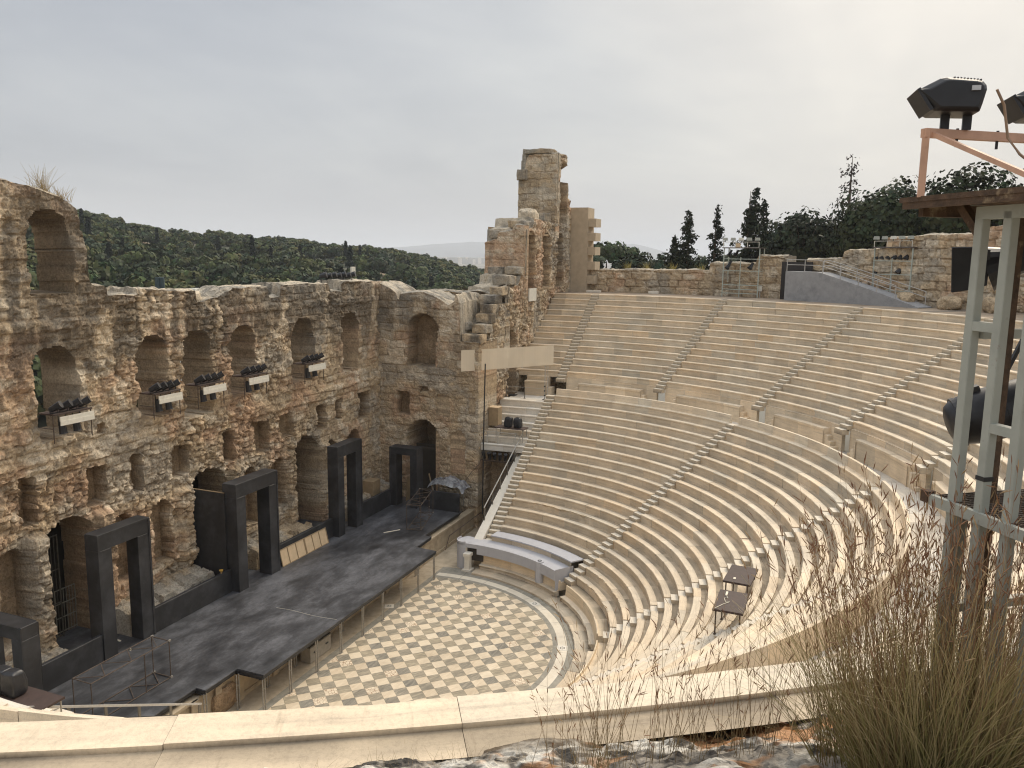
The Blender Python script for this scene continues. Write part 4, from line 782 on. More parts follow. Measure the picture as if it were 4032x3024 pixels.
t = thing('equipment_case', 'grey equipment case stored under the front of the stage deck', 'case', (-2.85, 2.35, 0)); MB().box((0, 0, .42), (1.75, .6, .80)).build('body', plain('grey_case', (.30, .27, .22), .6, .15, 4), t, bevel=.02)
MB().box((0, 0, .85), (1.79, .64, .06)).build('lid', M['darkpost'], t); MB().box((.5, -.32, .5), (.2, .03, .06)).box((-.5, -.32, .5), (.2, .03, .06)).build('handle', M['blackmetal'], t)
# iron gates in the doorways
def gate(label, x, y, w, h, nb, mat, z0=DZ, rz=0.0):
    t = thing('iron_gate', label, 'gate', (x, y, z0), rz); MB().bar((-w / 2, 0, 0), (-w / 2, 0, h), .05).bar((w / 2, 0, 0), (w / 2, 0, h), .05).build('frame', mat, t)
    rl = MB()
    for k in range(4): rl.bar((-w / 2, 0, .08 + k * (h - .12) / 3), (w / 2, 0, .08 + k * (h - .12) / 3), .04)
    rl.build('rail', mat, t); br = MB()
    for k in range(1, nb): br.tube([(-w / 2 + w * k / nb, 0, .02), (-w / 2 + w * k / nb, 0, h)], .016, 6)
    br.build('bars', mat, t)
M['irongate'] = plain('dull_iron', (0.09, 0.08, 0.06), .7, .3, 6); M['palegate'] = plain('pale_gate', (0.24, 0.22, 0.17), .7, .2, 6)
gate('tall dark lattice gate standing open in the first deep doorway', -9.6, 12.3, 1.6, 5.0, 9, M['irongate']); gate('small pale slatted gate inside the first deep doorway', -8.35, 12.6, 1.1, 2.2, 7, M['palegate'])
gate('pale barred gate in the doorway left of the tall portal', 8.05, 11.9, .85, 2.9, 5, M['cream'], DZ, .5)

# ------------------------------------------------------------------ spotlights on shelves in the arched windows
def lamp_can(parent, loc, tilt, yaw, L=.55, r=.16):
    mb = MB(); mb.tube([(0, 0, -.5 * L), (0, 0, -.42 * L), (0, 0, .1 * L), (0, 0, .42 * L), (0, 0, .5 * L)], [r * .55, r * .8, r * .95, r, r * 1.08], 10)
    o = mb.build('spotlight_can', M['blackmetal'], parent); o.rotation_euler = (tilt, 0, yaw); o.location = loc
    return o
WL = [('far left arched window with see-through slit', -9.2, 2.0, 12.95), ('first arched window of the close group', -3.75, 1.8, 13.0), ('middle arched window of the close group', -.62, 2.0, 13.0), ('last arched window of the close group', 3.0, 2.0, 13.0), ('lone arched window near the corner', 8.7, 2.1, 13.05)]
for lab, x, w, z in WL:
    zs = z - .12
    t = thing('light_shelf', 'white fronted lamp shelf in the ' + lab, 'lamp shelf', (x, 11.2, zs), 0, 'lamp shelves in the arched windows')
    MB().box((0, -.55, 0), (w * .95, 1.0, .06)).build('shelf', M['brown'], t)
    MB().box((.12, -1.10, -.21), (w * .86, .05, .20)).box((.12, -1.12, -.39), (w * .86, .05, .20)).build('white_board', M['cream'], t)
    fr = MB()
    for sx in (-.48, .48): fr.tube([(sx * w, -.95, -1.25), (sx * w, -.95, .05)], .025, 6)
    fr.tube([(-.5 * w, -1.0, .03), (.5 * w, -1.0, .03)], .03, 6).tube([(-.5 * w, -.2, .03), (.5 * w, -.2, .03)], .03, 6).tube([(-.5 * w, -.95, -.6), (-.5 * w, -.1, -.6)], .02, 6)
    fr.build('tube_frame', M['rusty'], t)
    for k in range(4):
        s = thing('spotlight', 'black spotlight number %s from the left on the lamp shelf in the %s' % (('one', 'two', 'three', 'four')[k], lab), 'spotlight', (x - w * .36 + k * w * .24, 10.45, zs + .03), 0, 'spotlights in the arched windows')
        s['label'] = 'spotlight on the shelf in the %s, %s' % (lab, ('leftmost', 'second', 'third', 'rightmost')[k])
        lamp_can(s, (0, -.1, .27), rad(60), rad(30 + 5 * k)); MB().bar((-.19, 0, 0), (-.19, 0, .3), .03).bar((.19, 0, 0), (.19, 0, .3), .03).bar((-.19, 0, .015), (.19, 0, .015), .03).build('yoke', M['blackmetal'], s)
    for k in range(2):
        s = thing('hanging_spotlight', 'spotlight under the shelf in the %s, %s one' % (lab, ('left', 'right')[k]), 'spotlight', (x - w * .14 + k * w * .36, 10.55, zs - .03), 0, 'spotlights hanging in the arched windows')
        lamp_can(s, (0, 0, -.62), rad(172), 0, .62, .17); MB().bar((-.18, 0, -.55), (-.18, 0, 0), .03).bar((.18, 0, -.55), (.18, 0, 0), .03).build('yoke', M['blackmetal'], s)
# lamps on the wall head by the corner
t = thing('roof_lamp_rack', 'dark rack of floodlights on the wall head above the corner', 'lamp rack', (14.6, 12.4, 17.2)); fr = MB()
for z in (.3, .85): fr.tube([(-1.9, 0, z), (2.2, 0, z)], .035, 6)
for x in (-1.8, -.6, .6, 2.0): fr.tube([(x, 0, 0), (x, 0, 1.3)], .03, 6)
fr.build('tube_frame', M['blackmetal'], t)
for k in range(7): o = lamp_can(t, (-1.7 + k * .6, -.1, 1.15 - .05 * (k % 2)), rad(75), rad(20), .5, .2)
MB().box((2.1, -.05, 1.5), (.5, .12, .45)).build('lamp_glass', M['cream'], t)

# ------------------------------------------------------------------ grey platform in front of the lowest rows
t = thing('grey_platform', 'grey painted wooden platform built over the lowest rows beside the checkered floor', 'platform', (11, -3.5, 0)); pg = Matrix.Translation((-11, 3.5, 0))
def arcpoly(r0, r1, a0, a1, n=24): return [(r0 * cos(rad(a0 + (a1 - a0) * k / n)), r0 * sin(rad(a0 + (a1 - a0) * k / n))) for k in range(n + 1)] + [(r1 * cos(rad(a1 + (a0 - a1) * k / n)), r1 * sin(rad(a1 + (a0 - a1) * k / n))) for k in range(n + 1)]
def gp(o): o.parent = t; o.matrix_parent_inverse = pg; return o
gp(MB().prism(arcpoly(10.62, 11.75, 1.0, -36.8), 1.58, 1.68).build('deck', M['grey']))
# fascia hangs in front of the deck; left of the small opening it reaches the ground
gp(MB().prism(arcpoly(10.58, 10.62, -2.2, -37.0), 1.05, 1.68).prism(arcpoly(10.56, 10.62, 2.5, -2.19), 1.42, 1.682).build('fascia', M['grey']))
gp(MB().add([(10.60 * cos(rad(-37.0)), 10.60 * sin(rad(-37.0)), .35), (11.9 * cos(rad(-37.0)), 11.9 * sin(rad(-37.0)), 1.2), (11.9 * cos(rad(-37.0)), 11.9 * sin(rad(-37.0)), 1.75), (10.60 * cos(rad(-37.0)), 10.60 * sin(rad(-37.0)), 1.72)], [(0, 1, 2, 3)]).build('end_panel', M['grey']))
gp(MB().prism(arcpoly(11.68, 12.6, -4.6, -37.3), 1.97, 2.05).build('upper_deck', M['grey']))
cu = [(10.60 * cos(rad(2.4)), 10.60 * sin(rad(2.4)))] + [(11.1 + .66 * cos(q), .62 + .52 * sin(q)) for q in np.linspace(rad(205), rad(60), 14)]
gp(MB().prism(cu + [(x + .05 * (11.1 - x), y - .05) for x, y in cu[::-1]], 0.0, 1.80).build('curved_end', M['grey']))
gp(MB().prism(cu[1:] + [(11.9, .8), (11.75, 0.0), (11.2, -.2)], 1.58, 1.685).build('end_deck', M['grey']))
a_ = rad(-28.2); cxp, cyp = 10.72 * cos(a_), 10.72 * sin(a_)
col = [(cxp + .26 * cos(q), cyp + .26 * sin(q)) for q in np.linspace(0, 2 * PI, 25)[:-1]]
gp(MB().prism(col, .43, 1.74).build('round_post', M['grey'])); gp(MB().tube([(cxp + .11 * cos(q), cyp + .11 * sin(q), 1.75) for q in np.linspace(0, 2 * PI, 14)], .02, 6, cap=False).build('cable_ring', M['blackmetal']))
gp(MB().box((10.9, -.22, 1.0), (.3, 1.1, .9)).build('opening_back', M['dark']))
pier = thing('stone_pedestal', 'pale squared stone pedestal below the left end of the grey platform', 'pedestal', (10.35, .1, 0)); MB().box((0, 0, .55), (.36, .34, .9)).build('shaft', M['slab'], pier); MB().box((0, 0, 1.06), (.5, .46, .2)).build('cap', M['slab'], pier); MB().box((0, 0, .05), (.6, .6, .12)).build('base', M['slab'], pier)
# stringer and handrail of the side stairs
def handrail(sgn, lab1, lab2):
    t = thing('stair_parapet', lab1, 'parapet', (sgn * 16, .02, 3.6)); P = lambda x, z: (sgn * x, z)
    n0 = [(20.2, 6.2), (11.3, 1.55), (11.3, 1.2), (20.2, 5.7)]; V = [(sgn * x - sgn * 16, y - .02, z - 3.6) for y in (-.36, .22) for x, z in n0]
    MB().add(V, [(0, 1, 2, 3), (7, 6, 5, 4), (0, 4, 5, 1), (1, 5, 6, 2), (2, 6, 7, 3), (3, 7, 4, 0)]).build('slab', M['slab'], t)
    MB().add([(sgn * x - sgn * 16, y - .02, z - 3.6) for y in (-.35, .10) for x, z in [(20.2, 5.72), (11.3, 1.2), (11.3, 0), (20.2, 0)]], [(0, 1, 2, 3), (7, 6, 5, 4), (0, 4, 5, 1), (1, 5, 6, 2), (3, 7, 4, 0)]).build('wall_below', M['front'], t)
    h = thing('handrail', lab2, 'handrail', (sgn * 16, .16, 3.8)); zz = lambda x: 1.55 + (x - 11.3) * .5225
    MB().bar((sgn * 3.8, 0, zz(19.8) + .92 - 3.8), (sgn * (13.0 - 16), 0, zz(13.0) + .92 - 3.8), .045, .07).build('rail', M['rail'], h)
    MB().bar((sgn * 3.8, 0, zz(19.8) + .5 - 3.8), (sgn * (13.0 - 16), 0, zz(13.0) + .5 - 3.8), .02, .02).bar((sgn * 3.8, 0, zz(19.8) + .25 - 3.8), (sgn * (13.0 - 16), 0, zz(13.0) + .25 - 3.8), .02, .02).build('wire', M['blackmetal'], h)
    for x in (13.1, 14.45, 15.8, 17.1, 18.4, 19.75): MB().box((sgn * (x - 16), 0, zz(x) + .45 - 3.8), (.10, .04, .95)).build('post', M['darkpost'], h)
handrail(1, 'white sloping parapet slab beside the far side stairs', 'metal handrail on the white sloping parapet at the far side stairs'); handrail(-1, 'white sloping parapet slab at the lower left frame corner', 'metal handrail crossing the lower left corner above the ledge')
# railing and banner over the side entrance
t = thing('landing_railing', 'thin railing on the white landing under the banner', 'railing', (23.5, 1.4, 8.95))
for y in (1.5, -.02): MB().bar((0, y, 0), (0, y, .9), .05).box((0, y, .01), (.16, .16, .02)).build('post', M['darkpost'], t)
MB().tube([(0, 1.5, .88), (0, -1.5, .88)], .012, 5).tube([(0, 1.5, .5), (0, -1.5, .5)], .008, 5).build('wire', M['rail'], t)
tag(MB().box((24.4, 2.75, 8.99), (.7, .6, .06)).build('floor_mat', M['blackmetal']), 'dark mat lying on the white landing by the wall', 'mat')
m, nt, b = new_mat('banner_gauze'); b.inputs['Base Color'].default_value = (.80, .68, .50, 1); b.inputs['Roughness'].default_value = .8
tr = N(nt, 'ShaderNodeBsdfTransparent'); mx_ = N(nt, 'ShaderNodeMixShader'); mx_.inputs[0].default_value = .80; nt.links.new(tr.outputs[0], mx_.inputs[1]); nt.links.new(b.outputs[0], mx_.inputs[2]); nt.links.new(mx_.outputs[0], [n for n in nt.nodes if n.type == 'OUTPUT_MATERIAL'][0].inputs[0]); M['gauze'] = m
t = thing('banner', 'long blank beige gauze banner stretched beside the wing wall', 'banner', (20.6, 1.7, 12.4)); bi = Matrix.Translation((-20.6, -1.7, -12.4))
A, B = np.array((17.15, 3.83)), np.array((23.6, -.87)); nb = 40; V = []
for k in range(nb + 1):
    q = A + (B - A) * k / nb; sag = .02 * sin(k * .9)
    for z in (13.22 + .0 * k / nb, 11.70 + .02 * k / nb): V.append((q[0] + sag, q[1] + sag, z))
o = npmesh('cloth', V, np.array([(2 * k, 2 * k + 1, 2 * k + 3, 2 * k + 2) for k in range(nb)]), M['gauze'], t); o.matrix_parent_inverse = bi
sm = MB()
for k in (5.4, 26): q = A + (B - A) * k / 40; sm.bar((q[0] - .01, q[1] - .012, 11.63), (q[0] - .01, q[1] - .012, 13.1), .02)
o = sm.build('seam', M['cream'], t); o.matrix_parent_inverse = bi
t = thing('banner_truss', 'slim lattice mast carrying the right end of the beige banner', 'mast', (23.65, -.2, 8.95)); tr = MB()
for dx, dy in ((0, 0), (.22, .05), (.05, -.22)): tr.tube([(dx, dy, 0), (dx, dy, 4.1)], .022, 6)
for k in range(14): z = .15 + k * .28; tr.tube([(0, 0, z), (.22, .05, z + .14), (.05, -.22, z + .28)], .01, 5)
tr.build('lattice', M['rail'], t); MB().box((.08, -.06, .02), (.45, .4, .04)).box((0, 0, .35), (.1, .1, .1)).box((0, 0, .7), (.1, .1, .1)).box((0, 0, 1.05), (.1, .1, .1)).build('base_plate', M['blackmetal'], t)
tag(MB().tube([(17.75, 2.35, 1.2), (17.72, 2.30, 7), (17.7, 2.2, 12.3)], .05, 8).build('mast', M['blackmetal']), 'thin black mast standing against the corner of the wing wall', 'mast')
tag(MB().tube([(17.6, 2.4, 7), (17.55, 2.2, 6.2), (17.62, 2.55, 5.0), (17.6, 3.2, 4.3), (17.3, 3.9, 3.1)], .018, 6).build('cable', M['cableblack']), 'black cable sagging from the mast to the plastic covered table', 'cable')
def bagtable(sgn, label, labs, x, y0, y1, z, f):
    t = thing('equipment_table', label, 'table', (sgn * x, (y0 + y1) / 2, z - 1.0)); MB().box((0, 0, 1.0), (.95, y1 - y0, .07)).build('tabletop', M['brown'], t)
    for sx in (-1, 1):
        for sy in (-1, 1): MB().tube([(sx * .42, sy * ((y1 - y0) / 2 - .12), .02 if sgn * sx < 0 else .35), (sx * .42, sy * ((y1 - y0) / 2 - .12), .97)], .025, 6).build('leg', M['galv'], t)
    import bmesh
    for k, (yy, lb) in enumerate(zip(f, labs)):
        bm = bmesh.new(); bmesh.ops.create_icosphere(bm, subdivisions=4, radius=1); P = np.array([v.co[:] for v in bm.verts]); F = np.array([[v.index for v in q.verts] for q in bm.faces]); bm.free()
        q = np.sign(P) * np.abs(P) ** .36; n = fbm(P[:, 0] * 2.3, P[:, 1] * 2.3, P[:, 2] * 1.8, 40 + k, 4)
        V = q * np.array((.27, .30, .42)) * (1 - .22 * np.clip(q[:, 2:3], 0, 1)) * (1 + .10 * n)[:, None] + np.array((sgn * x, yy, z + .45)); V[:, 1] += .12 * (V[:, 2] - z) * (1 if k else -1) * .5
        tag(npmesh('wrapped_lamp', V, F, M['blackcloth'], None, smooth=True), lb, 'wrapped lamp', 'lamps wrapped in black plastic')
bagtable(1, 'brown table on the white rows holding two black wrapped lamps', ('black wrapped lamp on the far brown table, left of the pair', 'black wrapped lamp on the far brown table, right of the pair'), 19.35, -.35, 1.95, 7.5, (1.05, .28))
bagtable(-1, 'brown table at the lower left frame edge under black wrapped lamps', ('big black wrapped lamp at the very left frame edge', 'big black wrapped lamp by the lower left railing'), 19.25, -.2, 2.0, 6.75, (1.75, 1.25))
t = thing('tan_cabinet', 'plain tan box standing on the white rows against the wing wall', 'box', (20.2, 2.45, 7.4)); MB().box((0, 0, .68), (.75, .78, 1.36)).build('body', M['tan'], t, bevel=.01); MB().box((0, 0, 1.37), (.78, .82, .03)).build('top', M['ply'], t)
t = thing('row_railing', 'thin grey railing above the side entrance by the brown table', 'railing', (18.85, 1.3, 6.25))
for y in (1.2, .35, -1.0): MB().bar((0, y, 0), (0, y, .95), .045).build('post', M['rail'], t)
MB().bar((0, 1.45, .93), (0, -1.1, .93), .04).bar((0, 1.45, .5), (0, -1.1, .5), .02).build('rail', M['rail'], t)
t = thing('entrance_lamp_bar', 'row of black lamps on a bar across the side entrance head', 'lamp rack', (18.35, 1.45, 5.15)); MB().tube([(0, 1.3, 0), (0, -1.25, 0)], .035, 8).tube([(.25, 1.3, -.12), (.25, -1.25, -.12)], .03, 8).build('bar', M['rusty'], t)
for k in range(6): lamp_can(t, (.05, 1.1 - k * .42, .3), rad(28), rad(-90 + 8 * k), .62, .13)
t = thing('passage_handrail', 'low rusty handrail beside the path into the side entrance', 'handrail', (15, 2.6, 0)); MB().tube([(-2.2, .3, .1), (-1.6, .3, .9), (3.3, .1, 1.15), (3.3, .1, 0)], .025, 6).build('rail', M['rusty'], t); MB().tube([(0, .25, 0), (0, .25, .95)], .02, 6).build('post', M['rusty'], t)
# tables among the seats
def seat_table(label, c, z, rz, legs):
    t = thing('brown_table', label, 'table', (c[0], c[1], z), rz, 'brown tables on the seats'); MB().box((0, 0, 0), (2.05, 1.15, .09)).build('tabletop', M['brown'], t, bevel=.01)
    for (x, y), l in legs: MB().tube([(x, y, -l), (x, y, -.04)], .03, 6).box((x, y, -l + .01), (.12, .12, .02)).build('leg', M['rusty'], t)
seat_table('lower brown table on the seats, with the white cord on top', (-3.3, -17.55), 6.5, rad(-1), [((-.92, .45), 1.02), ((-.92, -.45), .55), ((.92, .45), 1.2), ((.92, -.45), .75)])
seat_table('upper brown table on the seats, behind the one with the cord', (.2, -17.55), 6.3, rad(-4), [((-.92, .45), 1.2), ((-.92, -.45), .75), ((.92, .45), 1.2), ((.92, -.45), .75)])
tag(MB().tube([(-2.85, -17.3, 6.555), (-3.1, -17.4, 6.56), (-3.15, -17.25, 6.56), (-3.5, -17.35, 6.56), (-3.45, -17.5, 6.56), (-3.75, -17.3, 6.56), (-4.25, -17.05, 6.56)], .016, 6).box((-2.7, -17.3, 6.57), (.35, .08, .05)).build('extension_lead', M['white']), 'white extension lead lying on the lower brown table', 'extension lead')
tag(MB().box((-.4, -17.35, 6.36), (.18, .10, .03)).build('remote', M['white']), 'small white box lying on the upper brown table', 'small box')
# ------------------------------------------------------------------ upper walkway: lighting frames, ramp, odds and ends
def light_tower(label, cxy, rz, w, dpt, h, labs, cans, mat=M['paintfar'], cl=''):
    t = thing('lighting_frame', label, 'lighting frame', (*cxy, 16.62), rz); b_ = .055
    for x in (-w / 2, w / 2):
        for y in (0, dpt): MB().bar((x, y, 0), (x, y, h), b_ * 1.3).build('post', mat, t)
    MB().bar((-.05, 0, 0), (-.05, 0, h * .82), b_).build('post', mat, t)
    for x in (-w / 2 + .25, w / 2 - .2): MB().bar((x, dpt * .5, h * .3), (x, dpt * .5, h), b_ * .7).build('post', mat, t)
    rl = MB()
    for z in (.35, .68, 1.05, 2.25, 3.25):
        rl.bar((-w / 2, 0, z), (w / 2, 0, z), b_)
        if z > 1: rl.bar((-w / 2, dpt, z), (w / 2, dpt, z), b_ * .8); rl.bar((w / 2, 0, z), (w / 2, dpt, z), b_ * .8)
        if z > 1: rl.bar((-w / 2, 0, z), (-w / 2, dpt, z), b_ * .8)
    rl.build('cross_rail', mat, t)
    MB().box((0, dpt / 2, h + .03), (w + .35, dpt + .25, .06)).build('roof_board', M['brown'], t)
    gr = MB()
    for z in (h + .06, h + .52): gr.bar((-w / 2 - .1, 0, z), (w / 2 - .1, 0, z), .04)
    for x in (-w / 2 - .1, -w * .18, w * .15, w / 2 - .1): gr.bar((x, 0, h + .06), (x, 0, h + .52), .04)
    gr.build('guard_rail', M['cream'], t); MB().box((-.35, 0, h + .24), (.4, .05, .34)).build('junction_box', M['ply'], t)
    for k in range(5):
        s = thing('floodlight', labs % ('leftmost', 'second', 'middle', 'fourth', 'rightmost')[k], 'floodlight', (0, 0, 0), rz, 'floodlights on the lighting frames'); x = -w / 2 + .05 + k * (w - .3) / 4
        s.location = t.matrix_basis @ Vector((x, 0, h + .52)) if False else Vector((cxy[0] + x * cos(rz), cxy[1] + x * sin(rz), 16.62 + h + .52))
        MB().box((0, 0, .24), (.42, .22, .24), 0, 0, .8).build('housing', M['paint'] if k != 2 else M['cream'], s); MB().bar((0, 0, 0), (0, 0, .14), .05).build('bracket', M['blackmetal'], s)
    for k, (x, z, L, r, lb) in enumerate(cans):
        s = thing('stage_spotlight', lb, 'spotlight', (cxy[0] + x * cos(rz) - dpt * .4 * sin(rz), cxy[1] + x * sin(rz) + dpt * .4 * cos(rz), 16.62 + z), rz, 'spotlights hung in the lighting frames')
        o = MB().tube([(0, 0, .5 * L), (0, 0, .2 * L), (0, 0, -.1 * L), (0, 0, -.5 * L)], [r * .5, r * .6, r * .75, r * 1.15], 8).build('body', M['blackmetal'], s); o.rotation_euler = (rad(-38), 0, rad(-25)); MB().bar((0, 0, 0), (0, 0, .32), .04).build('hanger', M['blackmetal'], s)
az = lambda a: rad(a)
t1 = Vector((37.85, -11.3, 0)); t2 = Vector((36.95, -14.35, 0)); mid = (t1 + t2) / 2
light_tower('pale lighting frame by the low walkway wall, floodlights on top', (mid.x, mid.y), math.atan2((t2 - t1).y, (t2 - t1).x), 3.15, 1.0, 4.15, 'floodlight on the frame left of the ramp, %s of its five', [(-1.25, 2.75, .8, .18, 'black spotlight hanging at the left of the frame beside the low wall'), (.75, 2.7, .6, .2, 'black spotlight hanging at the right of the frame beside the low wall'), (-1.2, 3.75, .6, .16, 'black lamp high in the left corner of the frame by the low wall'), (-.6, 3.75, .6, .16, 'black lamp high near the left corner of the frame by the low wall')])
t1 = Vector((33.75, -23.0, 0)); t2 = Vector((31.65, -25.5, 0)); mid = (t1 + t2) / 2
light_tower('pale lighting frame before the rough ashlar wall, behind the ramp tip', (mid.x, mid.y), math.atan2((t2 - t1).y, (t2 - t1).x), 3.2, 1.0, 4.2, 'floodlight on the frame before the ashlar wall, %s of its five', [(-1.5 + .5 * k, 3.7, .8, .19, 'black spotlight in the upper row of the frame at the ashlar wall, ' + ('leftmost', 'second', 'third', 'fourth', 'fifth', 'rightmost')[k]) for k in range(6)] + [(-1.45, 2.7, 1.0, .19, 'long black spotlight low at the left of the frame at the ashlar wall'), (.55, 2.8, 1.1, .2, 'dull black spotlight low in the middle of the frame at the ashlar wall')])
# concrete ramp with rails, following the walkway
RR = 38.45
def rp(a, r=RR): return (r * cos(rad(a)), r * sin(rad(a)))
t = thing('access_ramp', 'grey concrete ramp sloping down along the upper walkway', 'ramp', (*rp(-30), 16.6)); ri = Matrix.Translation((-rp(-30)[0], -rp(-30)[1], -16.6))
AZ = np.linspace(-25.6, -42.3, 34); zt = np.interp(AZ, [-42.3, -29.9, -25.0], [16.68, 18.93, 18.96]); V = []
for a, z in zip(AZ, zt):
    for r, zz in ((RR, 16.5), (RR, z), (RR + 1.5, z), (RR + 1.5, 16.5)): V.append((*rp(a, r), zz))
F = [(4 * i + k, 4 * i + (k + 1), 4 * (i + 1) + (k + 1), 4 * (i + 1) + k) for i in range(33) for k in range(3)] + [(0, 1, 2, 3)]
o = MB().add(V, F).build('slope', M['concrete'], t); o.matrix_parent_inverse = ri
def rails(r, a0, a1, nm):
    A = np.linspace(a0, a1, 22); Z = np.interp(A, [-42.3, -29.9, -25.0], [16.68, 18.93, 18.96]); mb = MB()
    for h in (.92, .52): mb.tube([(*rp(a, r), z + h) for a, z in zip(A, Z)], .028, 6)
    o = mb.build('rail', M['rail'], t); o.matrix_parent_inverse = ri
    for a in np.linspace(a0, a1, 7): z = float(np.interp(a, [-42.3, -29.9, -25.0], [16.68, 18.93, 18.96])); o = MB().tube([(*rp(a, r), z), (*rp(a, r), z + .92)], .03, 6).build('post', M['rail'], t); o.matrix_parent_inverse = ri
rails(RR + .06, -25.7, -39.4, 'r'); rails(RR + 1.42, -29.2, -41.5, 'r')
tag(MB().tube([(38.0 + .5 * cos(q) * (1 + .05 * sin(3 * q)), -15.6 + .8 * sin(q), 16.72 + .02 * (q % 2)) for q in np.linspace(0, 25, 110)], .035, 5).build('garden_hose', M['green']), 'coiled green hose on the walkway left of the ramp', 'hose')
t = thing('hand_pole', 'bent pale pipe standing on the walkway beside the ramp', 'pipe', (38.1, -14.9, 16.62)); MB().tube([(0, 0, 0), (.02, -.02, 1.6), (-.02, -.15, 1.95), (-.1, -.5, 2.05)], .045, 6).build('pipe', M['rail'], t)
t = thing('small_box_post', 'small cream box on a short post between lighting frame and pipe', 'switch box', (37.3, -14.5, 16.62)); MB().tube([(0, 0, 0), (0, 0, .6)], .04, 6).build('post', M['rail'], t); MB().box((0, 0, .8), (.35, .3, .42)).build('box', M['cream'], t)
tag(MB().box((38.6, .4, 16.74), (.5, 1.3, .2)).build('stone_slab', M['slab']), 'white slab lying at the foot of the low wall by the tower', 'slab')
tag(MB().box((39.0, -5.1, 16.78), (.3, .9, .22)).build('stone_slab', M['slab']), 'pale block lying at the foot of the low wall beyond the first upper stairway', 'slab')
# ------------------------------------------------------------------ trees
def ray(px, py):
    """direction of a point of the 2212-wide photograph, used to set out far things by bearing"""
    d = CR.T @ np.array([(px * 1.82278 - 2016) / 3206.29, (py * 1.82278 - 1512) / 3206.29, 1.0]); return d / math.hypot(d[0], d[1])
m, nt, b = new_mat('foliage'); a = N(nt, 'ShaderNodeVertexColor', layer_name='Col').outputs[0]; nt.links.new(a, b.inputs['Base Color']); b.inputs['Roughness'].default_value = 0.7; b.inputs['Specular IOR Level'].default_value = 0.2
M['leaf'] = m; M['bark'] = plain('bark', (0.09, 0.065, 0.045), 0.95, 0.3, 5)
def quads(C, size, rng, flat=0.0, aspect=0.6, nrm=None):
    n = len(C); d1 = rng.normal(0, 1, (n, 3))
    if nrm is not None:
        nrm = nrm / np.linalg.norm(nrm, axis=1)[:, None]; d1 = np.cross(nrm, d1); d1 /= np.linalg.norm(d1, axis=1)[:, None]; d2 = np.cross(nrm, d1); aspect = .8
    else:
        d1 /= np.linalg.norm(d1, axis=1)[:, None]; d2 = np.cross(d1, rng.normal(0, 1, (n, 3))); d2 /= np.linalg.norm(d2, axis=1)[:, None]
    s = (size * rng.uniform(.6, 1.35, n))[:, None]; d1 = d1 * s; d2 = d2 * s * aspect
    V = np.stack([C - d1, C - d2 * .9, C + d1, C + d2], 1).reshape(-1, 3); return V, np.arange(4 * n).reshape(-1, 4)
def crown(w, h, nclump, per, leaf, seed, col=(.045, .065, .025), shape='round', gap=.55, dense=1.0):
    rng = np.random.default_rng(seed); C = []; K = []; NN = []
    for i in range(nclump):
        v = rng.normal(0, 1, 3); v /= np.linalg.norm(v)
        if shape == 'umbrella': v[2] = abs(v[2]) * .9 - .12
        elif v[2] < -.55: v[2] *= .5
        r = rng.uniform(.45, 1.0) ** .5; c = v * r * np.array((w / 2, w / 2, h / 2)) * (1 - .22 * rng.random()); cr = rng.uniform(.13, .26) * w * .8
        n = int(per * rng.uniform(.6, 1.3)); p = rng.normal(0, 1, (n, 3)); p /= np.linalg.norm(p, axis=1)[:, None]; p *= (rng.uniform(.3, 1, n) ** .45)[:, None] * np.array((cr, cr, cr * .68))
        NN.append(.75 * (c + p) / np.array((w / 2, w / 2, h / 2)) + .75 * p / cr + rng.normal(0, .33, p.shape)); C.append(c + p); t = rng.uniform(.65, 1.4); K.append(np.broadcast_to(np.array(col) * t * np.array((1 + .15 * rng.normal(), 1, 1)), (n, 3)) * rng.uniform(.75, 1.25, (n, 1)))
    C = np.concatenate(C); C[:, 2] += h / 2; V, F = quads(C, leaf, rng, nrm=np.concatenate(NN)); return V, F, np.clip(np.repeat(np.concatenate(K), 4, 0), .005, .3)
def conifer(h, w, seed, dens=1.0, col=(.022, .030, .016), leaf=.16, droop=.25, bare=.12, power=.75):
    rng = np.random.default_rng(seed); C = []; z = h * bare; lean = rng.normal(0, .02, 2)
    while z < h:
        t = z / h; L = w / 2 * (1 - t) ** power * rng.uniform(.45, 1.25) + .12
        for _ in range(rng.integers(2, 5)):
            az_ = rng.uniform(0, 2 * PI); n = max(3, int(L * 16 * dens)); s = rng.uniform(.1, 1, n); l = L * rng.uniform(.6, 1.1)
            x = s * l; zz = z + rng.uniform(.05, .35) * x - droop * x * x / max(l, .3) + rng.normal(0, .10, n) - np.abs(rng.normal(0, .18, n)) * s
            y = rng.normal(0, .10 + .12 * s, n); C.append(np.stack([x * cos(az_) - y * sin(az_) + lean[0] * z, x * sin(az_) + y * cos(az_) + lean[1] * z, zz], 1))
        z += rng.uniform(.16, .42) * (h / 9) / max(dens, .6) ** .5
    C = np.concatenate(C); V, F = quads(C, leaf, rng, aspect=.5); K = np.array(col) * np.random.default_rng(seed).uniform(.6, 1.5, (len(C), 1)); return V, F, np.repeat(K, 4, 0)
